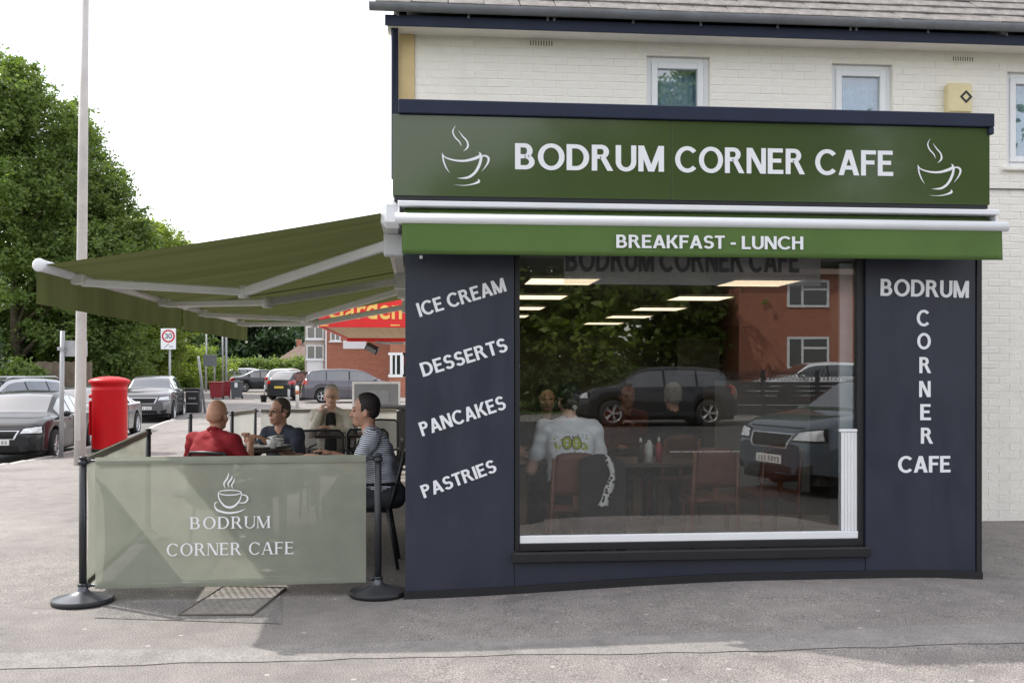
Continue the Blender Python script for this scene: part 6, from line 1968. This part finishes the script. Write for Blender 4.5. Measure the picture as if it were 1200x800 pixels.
gl_.rotation_euler = (math.pi / 2, 0, 0); gl_.scale = (1.26 / wd_, 1.0, 1)
gl_.location = Vector((cx0 + .12, cy0 - .006, cz0 + .15)) - gs.location
# bracket lamp under the canopy
sl = thing('shop_floodlight', 'black floodlight on a bent bracket hanging below the red canopy', 'floodlight', (-1.1, 13.5, 2.2))
q = at(436, 408, 19.5); r_ = at(474, 402, 19.0)
MB().tube([r_, r_.lerp(q, .5) + Vector((0, 0, .05)), q + Vector((.08, 0, .12))], .022, 8).build('bracket', M_GALV, sl)
MB().box(-.13, -.09, -.06, .13, .09, .06, c=.02, M=Matrix.Translation(q) @ Matrix.Rotation(.5, 4, 'Y') @ Matrix.Rotation(.4, 4, 'X')).build('lamp_head', M_BLACK, sl)
MB().box(-.10, -.10, -.045, .10, -.091, .045, M=Matrix.Translation(q) @ Matrix.Rotation(.5, 4, 'Y') @ Matrix.Rotation(.4, 4, 'X')).build('lens', M_GLASSC, sl)

# ================================================================== TREES AND HEDGES
def leaf_mat(name, c1, c2, trans=.42):
    m = bpy.data.materials.new(name); m.use_nodes = True
    nt = m.node_tree; nt.nodes.remove(nt.nodes['Principled BSDF'])
    g = nt.nodes.new('ShaderNodeNewGeometry')
    n = nt.nodes.new('ShaderNodeTexNoise'); n.inputs['Scale'].default_value = .55; n.inputs['Detail'].default_value = 6; n.inputs['Roughness'].default_value = .75
    nt.links.new(g.outputs['Position'], n.inputs['Vector'])
    r = nt.nodes.new('ShaderNodeValToRGB'); r.color_ramp.elements[0].position = .32; r.color_ramp.elements[1].position = .68
    r.color_ramp.elements[0].color = (*c1, 1); r.color_ramp.elements[1].color = (*c2, 1)
    nt.links.new(n.outputs['Fac'], r.inputs['Fac'])
    d = nt.nodes.new('ShaderNodeBsdfPrincipled'); d.inputs['Roughness'].default_value = .5; d.inputs['Specular IOR Level'].default_value = .35
    t = nt.nodes.new('ShaderNodeBsdfTranslucent')
    nt.links.new(r.outputs['Color'], d.inputs['Base Color'])
    bt = nt.nodes.new('ShaderNodeMixRGB'); bt.blend_type = 'MULTIPLY'; bt.inputs['Fac'].default_value = 1; bt.inputs[2].default_value = (1.5, 1.6, .6, 1)
    nt.links.new(r.outputs['Color'], bt.inputs[1]); nt.links.new(bt.outputs[0], t.inputs['Color'])
    mx = nt.nodes.new('ShaderNodeMixShader'); mx.inputs['Fac'].default_value = trans
    nt.links.new(d.outputs[0], mx.inputs[1]); nt.links.new(t.outputs[0], mx.inputs[2])
    nt.links.new(mx.outputs[0], nt.nodes['Material Output'].inputs['Surface'])
    return m
L_DARK = leaf_mat('dark_leaves', (.052, .092, .030), (.125, .185, .058))
L_MID = leaf_mat('mid_leaves', (.085, .135, .038), (.185, .250, .080))
L_PALE = leaf_mat('pale_leaves', (.12, .175, .03), (.23, .29, .075), .45)
L_DEEP = leaf_mat('deep_leaves', (.018, .040, .016), (.040, .075, .026), .3)
M_BARK = pm('bark', (.075, .058, .042), rough=.95, var=.35, scale=7, bump=.8, bscale=14)
def leaves(name, blobs, n, size, mat, parent, seed, shell=.45):
    """many small pointed leaves gathered into clumps spread through the crown volume"""
    rng = np.random.default_rng(seed)
    vol = np.array([b[1][0] * b[1][1] * b[1][2] for b in blobs]) ** .67
    pick = rng.choice(len(blobs), size=max(8, n // 34), p=vol / vol.sum())
    C_ = np.array([b[0] for b in blobs])[pick]; Rr = np.array([b[1] for b in blobs])[pick]
    d = rng.normal(size=(len(pick), 3)); d /= np.linalg.norm(d, axis=1)[:, None]
    rad = (shell + (1 - shell) * rng.random(len(pick)) ** .6)
    rad *= 1 + .10 * rng.normal(size=len(pick))
    cl = C_ + d * rad[:, None] * Rr
    k = rng.integers(0, len(cl), n)
    csz = np.abs(rng.normal(.55, .2, len(cl)))[k] * size * 5.0
    off = rng.normal(size=(n, 3)) * csz[:, None] * np.array([.62, .62, .42])
    P = cl[k] + off
    a = rng.normal(size=(n, 3)); a[:, 2] *= .6; a /= np.linalg.norm(a, axis=1)[:, None]
    outw = P - C_[k] ; outw /= (np.linalg.norm(outw, axis=1)[:, None] + 1e-6)
    nn = rng.normal(size=(n, 3)) * .8 + outw * .6 + np.array([0, 0, .5])
    b = np.cross(nn, a); b /= (np.linalg.norm(b, axis=1)[:, None] + 1e-6)
    s = size * rng.uniform(.6, 1.25, n)[:, None]
    V = np.stack([P - a * s, P + b * s * .55, P + a * s * 1.0, P - b * s * .55], 1).reshape(-1, 3)
    L0 = np.array(root_loc(parent)) if parent is not None else 0
    V = V - L0
    me = bpy.data.meshes.new(name)
    me.vertices.add(len(V)); me.vertices.foreach_set('co', V.astype(np.float32).ravel())
    me.loops.add(n * 4); me.loops.foreach_set('vertex_index', np.arange(n * 4, dtype=np.int32))
    me.polygons.add(n); me.polygons.foreach_set('loop_start', np.arange(0, n * 4, 4, dtype=np.int32))
    me.update(calc_edges=True)
    return link_mesh(name, me, mat, parent)
def tree(label, base, height, radius, n, size, mat, seed, trunk_h=.3, group=None, squash=1.0, lean=(0, 0), name='broadleaf_tree', core=None):
    r = random.Random(seed)
    t = thing(name, label, 'tree', base, group=group)
    bx, by, bz = base
    tk = MB()
    H_ = height
    fork = Vector((bx + lean[0] * .4, by + lean[1] * .4, bz + H_ * trunk_h))
    tk.tube([(bx, by, bz - .2), (bx + lean[0] * .15, by, bz + H_ * trunk_h * .5), fork, (bx + lean[0], by + lean[1], bz + H_ * .82)], [H_ * .026, H_ * .02, H_ * .016, H_ * .003], 10)
    blobs = []
    zc0 = bz + H_ * trunk_h
    for i in range(16):
        f = (i + .5) / 16
        z = zc0 + (H_ * (1 - trunk_h)) * (f * .92 + .02)
        ring_r = radius * (math.sin(math.pi * (.13 + .80 * f ** .85))) * .66
        for j in range(2 if f > .85 else 3):
            a = r.uniform(0, 2 * math.pi)
            rr = ring_r * r.uniform(.45, 1.05)
            c = Vector((bx + lean[0] * f + math.cos(a) * rr, by + lean[1] * f + math.sin(a) * rr, z + r.uniform(-.04, .04) * H_))
            s = radius * r.uniform(.24, .42)
            blobs.append((tuple(c), (s, s, s * .72 * squash)))
            if j < 2:
                p0 = fork.lerp(Vector((bx + lean[0], by + lean[1], bz + H_ * .8)), max(0, f - .15))
                mid = p0.lerp(c, .5) + Vector((0, 0, .03 * H_))
                tk.tube([p0, mid, c], [H_ * .008 * (1.2 - f), H_ * .005, H_ * .0015], 6)
    tk.build('trunk', M_BARK, t)
    leaves('crown', blobs, n, size, mat, t, seed)
    return t
def tp(px, Z):
    q = at(px, 440, Z); return (q.x, q.y, ground_z(q.x, q.y))
def hgt(px, py, Z):
    q = at(px, py, Z); return q.z - ground_z(q.x, q.y)
GT = 'trees along the left side of the street'
Zt = 46.0
tree('tall dark broadleaf tree at the left edge towering over the street', tp(18, Zt), hgt(20, 72, Zt), 5.2, 130000, .10, L_MID, 11, .12, GT)
tree('dark broadleaf tree directly behind the lamp column', tp(88, Zt + 4), hgt(88, 128, Zt + 4), 3.2, 80000, .10, L_MID, 12, .10, GT)
tree('dark low broadleaf tree behind the pillar box', tp(126, Zt + 2), hgt(120, 195, Zt + 2), 3.0, 60000, .10, L_MID, 13, .08, GT)
tree('paler broadleaf tree whose crown meets the awning edge', tp(160, Zt + 14), hgt(170, 250, Zt + 14), 4.6, 60000, .115, L_PALE, 14, .12, GT)
tree('dark tree at the far left behind the silver estate car', tp(-60, Zt + 6), hgt(-60, 110, Zt + 6), 5.6, 50000, .14, L_DARK, 15, .10, GT)
tree('dark shrubby tree low behind the parked cars', tp(52, Zt + 8), 6.0, 4.0, 26000, .12, L_DEEP, 16, .05, GT)
GW = 'trees of the wood beyond the verge'
W_ = [(185, 92, 355, 6, L_DARK, 'dark tree of the far wood right of the speed sign top'), (232, 118, 360, 8, L_DEEP, 'deep green tree of the far wood above the direction sign'), (275, 126, 358, 8, L_DEEP, 'deep green tree of the far wood above the hedge left end'),
      (318, 120, 362, 8, L_DEEP, 'deep green tree of the far wood above the hedge middle'), (360, 130, 355, 9, L_DEEP, 'deep green tree of the far wood behind the tiled roof'), (140, 96, 350, 7, L_DARK, 'dark tree of the far wood behind the pillar box'), (405, 140, 350, 9, L_DEEP, 'deep green tree of the far wood behind the brick house'), (450, 140, 350, 9, L_DEEP, 'deep green tree of the far wood at its right end')]
for i, (px, Z, top, rad, mt, lb) in enumerate(W_):
    tree(lb, tp(px, Z), hgt(px, top, Z), rad, 9000, .34, mt, 40 + i, .04, GW)
GB = 'bright shrubs by the verge'
tree('bright yellow green shrub left of the speed sign post', tp(186, 66), hgt(186, 414, 66), 1.8, 5000, .12, L_PALE, 61, .02, GB, name='verge_shrub')
tree('bright yellow green shrub right of the speed sign post', tp(212, 68), hgt(212, 404, 68), 2.0, 6000, .12, L_PALE, 62, .02, GB, name='verge_shrub')
tree('bright green shrub below the direction sign', tp(240, 72), hgt(240, 408, 72), 2.2, 6000, .12, L_PALE, 63, .02, GB, name='verge_shrub')
tree('dark shrub low between the pillar box and the speed sign', tp(160, 70), hgt(160, 418, 70), 3.0, 7000, .16, L_DEEP, 64, .02, GB, name='verge_shrub')
def hedge(label, px0, px1, Z, top, n, mat, seed, dep=1.2, clip=False):
    a, b = Vector(tp(px0, Z)), Vector(tp(px1, Z)); h_ = hgt((px0 + px1) / 2, top, Z)
    t = thing('hedge', label, 'hedge', a.lerp(b, .5))
    bl = []
    r = random.Random(seed); m = 14
    for i in range(m):
        c = a.lerp(b, (i + .5) / m)
        s = (b - a).length / m
        hh = h_ * r.uniform(.86, 1.05)
        for z in (.25, .55, .80):
            bl.append(((c.x + r.uniform(-.2, .2), c.y + r.uniform(-.3, .3), c.z + hh * z), (s * .8, dep, hh * .24)))
    leaves('foliage', bl, n, .12, mat, t, seed, .5)
    st = MB()
    for i in range(7):
        c = a.lerp(b, (i + .5) / 7)
        st.tube([c, c + Vector((r.uniform(-.2, .2), 0, h_ * .8))], [.06, .02], 6)
    st.build('stems', M_BARK, t)
    return t
hedge('long leafy green hedge behind the dark saloon', 258, 366, 78, 419, 26000, L_MID, 71)
hedge('low hedge and ivy behind the silver estate car', 2, 42, 42, 424, 6000, L_MID, 72, .6)
q = at(0, 400, 30); t = thing('clipped_hedge', 'dark green clipped conifer just inside the left edge of the picture', 'hedge', (q.x - .55, q.y, ground_z(q.x, q.y)))
leaves('foliage', [((q.x - .62, q.y, ground_z(q.x, q.y) + z), (.66, .66, .5)) for z in (.5, 1.0, 1.5, 2.0, 2.4, 2.7)], 7000, .055, L_DEEP, t, 73, .6)
MB().tube([(q.x - .62, q.y, ground_z(q.x, q.y)), (q.x - .62, q.y, 2.3)], [.07, .02], 8).build('stem', M_BARK, t)
# plank fence behind the left hand cars
fn = thing('plank_fence', 'weathered brown plank fence behind the parked cars at the left', 'fence', tp(56, 44))
a, b = Vector(tp(40, 44)), Vector(tp(108, 44)); n = 18
hh = hgt(60, 423, 44)
M_PLANK = pm('weathered_plank', (.15, .115, .085), rough=.9, var=.3, scale=5)
for i in range(n):
    c = a.lerp(b, (i + .5) / n); s = (b - a).length / n / 2
    B('plank', M_PLANK, fn, (c.x - s * .96, c.y, c.z, c.x + s * .96, c.y + .02, c.z + hh * RND.uniform(.97, 1.0)), c=.003)

# ================================================================== BACKGROUND HOUSES
M_BRICK = bpy.data.materials.new('red_brick'); M_BRICK.use_nodes = True
nt = M_BRICK.node_tree
tc_ = nt.nodes.new('ShaderNodeTexCoord'); mp = nt.nodes.new('ShaderNodeMapping'); mp.inputs['Rotation'].default_value = (math.pi / 2, 0, 0)
bk = nt.nodes.new('ShaderNodeTexBrick'); bk.inputs['Scale'].default_value = 1.0
bk.inputs['Brick Width'].default_value = .225; bk.inputs['Row Height'].default_value = .075; bk.inputs['Mortar Size'].default_value = .006
bk.inputs['Color1'].default_value = (.42, .135, .075, 1); bk.inputs['Color2'].default_value = (.33, .10, .058, 1); bk.inputs['Mortar'].default_value = (.40, .30, .23, 1)
nt.links.new(tc_.outputs['Object'], mp.inputs['Vector']); nt.links.new(mp.outputs[0], bk.inputs['Vector']); nt.links.new(bk.outputs['Color'], nt.nodes['Principled BSDF'].inputs['Base Color'])
nt.nodes['Principled BSDF'].inputs['Roughness'].default_value = .85
M_ROOFT = pm('brown_roof_tiles', (.15, .10, .08), rough=.9, var=.3, scale=3, bump=.4, bscale=9)
M_DGLASS = pm('dark_window_glass', (.02, .025, .03), rough=.03, var=0, spec=.8, coat=1)
def bg_window(parent, x0, x1, z0, z1, y, mull=1, transom=False):
    t = .07
    f = MB().box(x0, y - .05, z0, x0 + t, y, z1).box(x1 - t, y - .05, z0, x1, y, z1).box(x0 + t, y - .05, z1 - t, x1 - t, y, z1).box(x0 + t, y - .05, z0, x1 - t, y, z0 + t)
    for i in range(mull):
        xm = x0 + (x1 - x0) * (i + 1) / (mull + 1)
        f.box(xm - t / 2, y - .049, z0 + t, xm + t / 2, y - .001, z1 - t)
    if transom:
        zm = z0 + (z1 - z0) * .66
        f.box(x0 + (x1 - x0) / 2 + t / 2, y - .048, zm - t / 2, x1 - t, y - .002, zm + t / 2)
    w = f.build('window', M_UPVC, parent)
    MB().box(x0 + .03, y - .022, z0 + .03, x1 - .03, y - .012, z1 - .03).build('pane', M_DGLASS, w)
    MB().box(x0 - .08, y - .12, z0 - .08, x1 + .08, y - .001, z0 - .002).build('sill', M_UPVC, w)
    return w
Zh = 60.0; u = Zh / FPX
c0_, c1_ = at(381, 440, Zh), at(520, 440, Zh)
yb = c0_.y
bh = thing('brick_house', 'red brick house with white bay windows beyond the people carrier', 'house', (c0_.x + 3, yb, ground_z(c0_.x, yb)))
g_ = ground_z(c0_.x, yb) - .3
B('wall', M_BRICK, bh, (c0_.x, yb, g_, c0_.x + 7.5, yb + 9, 6.0))
rf = MB(); rf.prism([(c0_.x - .4, 5.9), (c0_.x + 7.9, 5.9), (c0_.x + 3.75, 8.6)], 9.8, Matrix.Translation((0, yb - .4, 0)))
rf.build('roof', M_ROOFT, bh)
X = lambda px: at(px, 440, Zh).x
Zz = lambda py: CZ + (HY - py) * u
bg_window(bh, X(387), X(399), Zz(399.5), Zz(385), yb, 1)
B('white_sign', M_WHITE, bh, (X(402), yb - .06, Zz(408.5), X(429), yb - .005, Zz(399)))
B('downpipe', M_UPVC, bh, (c0_.x + .02, yb - .08, g_, c0_.x + .10, yb - .005, 5.9))
# white boarded bay on the left return of the house
bay = MB().box(c0_.x - 1.25, yb + .4, g_, c0_.x - .002, yb + 3.2, 4.6)
bayo = bay.build('bay', pm('pale_render', (.50, .44, .38), rough=.8), bh)
bg_window(bh, c0_.x - 1.15, c0_.x - .12, Zz(421), Zz(404), yb + .395, 1)
bg_window(bh, c0_.x - 1.15, c0_.x - .12, Zz(397), Zz(382), yb + .395, 1)
B('bay_panel', M_UPVC, bayo, (c0_.x - 1.12, yb + .37, Zz(445), c0_.x - .15, yb + .394, Zz(422.5)))
b2_ = thing('brick_bay', 'white framed bay window on pale brick at the right beside the navy panel', 'bay window', (X(468), yb - 4, g_))
Z2 = Zh - 4; u2 = Z2 / FPX
X2 = lambda px: at(px, 440, Z2).x
y2 = at(465, 440, Z2).y
zz2 = lambda py: CZ + (HY - py) * u2
B('wall', M_BRICK, b2_, (X2(456), y2, g_, X2(500), y2 + 3.5, zz2(442)), (X2(457), y2 + .02, zz2(413), X2(500), y2 + 3.5, 6.0))
B('frame', M_UPVC, b2_, (X2(455), y2 - .05, zz2(441.8), X2(472), y2 - .01, zz2(438.5)))
B('frame', M_UPVC, b2_, (X2(455), y2 - .05, zz2(416), X2(472), y2 - .01, zz2(413)))
for a_, b_ in ((457, 460), (463, 465), (469, 473)):
    B('mullion', M_UPVC, b2_, (X2(a_), y2 - .045, zz2(438.4), X2(b_), y2 - .015, zz2(416.1)))
B('pane', M_DGLASS, b2_, (X2(457), y2 - .012, zz2(438.4), X2(480), y2 - .002, zz2(416.1)), (X2(457), y2 + .1, zz2(441), X2(480), y2 + .12, zz2(413.5)))
# far roof
Z3 = 92.0; u3 = Z3 / FPX
q0, q1 = at(322, 440, Z3), at(372, 440, Z3)
fh = thing('far_house', 'distant house with weathered tiled roof and chimney above the hedge', 'house', ((q0.x + q1.x) / 2, q0.y, ground_z(q0.x, q0.y)))
zr = lambda py: CZ + (HY - py) * u3
B('wall', pm('far_render', (.30, .26, .22), rough=.9), fh, (q0.x + .6, q0.y + .5, 0, q1.x, q0.y + 7, zr(421)))
rf = MB()
rf.add([(q0.x, q0.y, zr(423)), (q1.x, q0.y, zr(423)), (q1.x, q0.y + 4, zr(399)), (q0.x + 2.2, q0.y + 4, zr(399)), (q0.x, q0.y + 8, zr(423)), (q1.x, q0.y + 8, zr(423))], [(0, 1, 2, 3), (0, 3, 4), (3, 2, 5, 4), (1, 5, 2)])
ro_ = rf.build('roof', M_ROOFT, fh)
B('chimney', M_BRICK, ro_, (at(342, 0, Z3).x, q0.y + 3.4, zr(404), at(347, 0, Z3).x, q0.y + 4.3, zr(396)))

# ================================================================== ACROSS THE STREET (seen in the glass)
tag(sheet('opposite_road', lambda y: -60, lambda y: 120, span((-22.0, -2.5, 1)), .006, asphalt('dark_road_asphalt', (.055, .053, .052), gum=False), n=30), kind='structure')  # near part added to darken the ground mirrored in the cafe glass
tag(sheet('opposite_lawn', lambda y: -60, lambda y: 120, span((-60, -26.5, 3)), .012, M_GRASS, n=30), kind='structure')
mk = MB()
for i in range(16):
    mk.box(-30 + i * 5, -12.1, ground_z(0, -12) + .010, -28 + i * 5, -11.98, ground_z(0, -12) + .012)
tag(mk.build('road_marking', pm('road_paint', (.7, .7, .68), rough=.8, var=.2)), kind='structure')
G_O = 'cars across the street seen reflected in the window'
def rz_(y): return ground_z(0, y)
car('dark sport utility car across the street, mirrored in the cafe window', (6.55, -20.0, rz_(-20)), math.pi, 'suv', 4.4, 1.84, 1.64, P_DARK, r=.36, group=G_O, spokes=5)
car('blue-grey car parked close to the right, its nose mirrored in the window', (6.75, -6.15, ground_z(5.5, -5)), math.radians(163), 'suv', 4.4, 1.84, 1.56, P_BLUE, r=.35, group=G_O, spokes=10)
car('white estate car parked by the brick house, mirrored in the window', (14.2, -27.5, rz_(-27) + .30), math.radians(178), 'estate', 4.5, 1.82, 1.5, P_WHITE, group=G_O)
oh = thing('opposite_house', 'red brick house across the street mirrored at the right of the window', 'house', (15, -33, rz_(-33)))
ox0, ox1, oy = 12.9, 22.5, -32.0
B('wall', M_BRICK, oh, (ox0, oy - 8, 0, ox1, oy, 5.6))
rf = MB(); rf.add([(ox0 - .4, oy + .4, 5.5), (ox1 + .4, oy + .4, 5.5), (ox1 - 1, oy - 4, 8.2), (ox0 + 1, oy - 4, 8.2), (ox0 - .4, oy - 8.4, 5.5), (ox1 + .4, oy - 8.4, 5.5)], [(0, 1, 2, 3), (3, 2, 5, 4), (0, 3, 4), (1, 5, 2)])
rf.build('roof', M_ROOFT, oh)
def ow(x0, x1, z0, z1):
    f = MB(); t = .09; y = oy
    f.box(x0, y, z0, x0 + t, y + .05, z1).box(x1 - t, y, z0, x1, y + .05, z1).box(x0 + t, y, z1 - t, x1 - t, y + .05, z1).box(x0 + t, y, z0, x1 - t, y + .05, z0 + t)
    xm = x0 + (x1 - x0) * .36
    f.box(xm - t / 2, y, z0 + t, xm + t / 2, y + .049, z1 - t).box(xm + t / 2, y, z0 + (z1 - z0) * .62, x1 - t, y + .048, z0 + (z1 - z0) * .62 + t)
    w = f.build('window', M_UPVC, oh)
    MB().box(x0 + .03, y + .010, z0 + .03, x1 - .03, y + .018, z1 - .03).build('pane', M_DGLASS, w)
for xx in (14.9, 18.9):
    ow(xx, xx + 1.75, 1.7, 3.0); ow(xx, xx + 1.75, 4.2, 5.3)
# lattice topped fence in front of the house
lf = thing('lattice_fence', 'dark fence with a scalloped lattice top mirrored in the window', 'fence', (12, -24.8, rz_(-25)))
M_FEN = pm('dark_fence_stain', (.035, .035, .04), rough=.8, var=.2)
for i in range(6):
    xa = 9.6 + i * 1.85
    for k in range(7):
        B('board', M_FEN, lf, (xa, -24.9, rz_(-25) + .05 + k * .155, xa + 1.73, -24.87, rz_(-25) + .19 + k * .155))
    B('post', M_FEN, lf, (xa - .12, -24.92, rz_(-25), xa - .004, -24.82, rz_(-25) + 1.5), c=.01)
    sl = MB()
    for j in range(14):
        x0 = xa + j * .13; sag = .14 * math.sin(math.pi * (j + .5) / 14)
        zt_ = rz_(-25) + 1.58 - sag
        sl.add([(x0, -24.88, rz_(-25) + 1.15), (x0 + .03, -24.88, rz_(-25) + 1.15), (x0 + .03 + .2, -24.88, zt_), (x0 + .2, -24.88, zt_)], [(0, 1, 2, 3)])
        sl.add([(x0 + .2, -24.87, rz_(-25) + 1.15), (x0 + .23, -24.87, rz_(-25) + 1.15), (x0 + .03, -24.87, zt_), (x0, -24.87, zt_)], [(0, 1, 2, 3)])
    tag(sl.build('lattice', M_FEN, lf), kind='stuff')
pd = B('driveway_bank', M_KERB, None, (10.5, -30.5, 0, 22, -25.6, rz_(-27) + .295)); tag(pd, kind='structure')
def far_hedge(x0, x1, y, h_, seed, label):
    t = thing('hedge', label, 'hedge', ((x0 + x1) / 2, y, rz_(y)))
    r = random.Random(seed); bl = []
    m = int((x1 - x0) / .8)
    for i in range(m):
        for z in (.25, .55, .82):
            bl.append(((x0 + (i + .5) * .8 + r.uniform(-.2, .2), y + r.uniform(-.3, .3), rz_(y) + h_ * z * r.uniform(.85, 1.1)), (.7, .6, h_ * .22)))
    leaves('foliage', bl, 9000, .09, L_DARK, t, seed, .5)
    MB().tube([((x0 + x1) / 2, y, rz_(y) - .1), ((x0 + x1) / 2, y, rz_(y) + h_ * .8)], [.07, .02], 6).build('stem', M_BARK, t)
far_hedge(-4.5, 3.4, -26.0, 1.9, 91, 'dark rounded bushes across the street mirrored at the left of the window')
far_hedge(3.6, 9.5, -28.0, 1.5, 92, 'low hedge across the street behind the mirrored dark car')
GO = 'trees across the street mirrored in the window'
tree('broad dark tree across the street behind the mirrored car', (6.2, -31, .15), 11.5, 4.8, 22000, .18, L_PALE, 81, .10, GO)
tree('dark tree across the street mirrored left of centre', (2.2, -30, .15), 9.0, 4.0, 14000, .2, L_PALE, 82, .10, GO)
tree('tall tree across the street beside the brick house', (10.8, -36, .15), 15.5, 5.0, 24000, .2, L_PALE, 83, .10, GO)
tree('tree across the street at the far left of the reflection', (-2.6, -36, .15), 8.5, 3.6, 10000, .22, L_PALE, 84, .12, GO)
tree('tree towering behind the opposite brick house', (18, -47, .15), 21.0, 8.0, 26000, .28, L_PALE, 85, .12, GO)
tree('tree across the street well to the right of the house', (27, -38, .15), 17.0, 6.5, 22000, .26, L_PALE, 86, .12, GO)
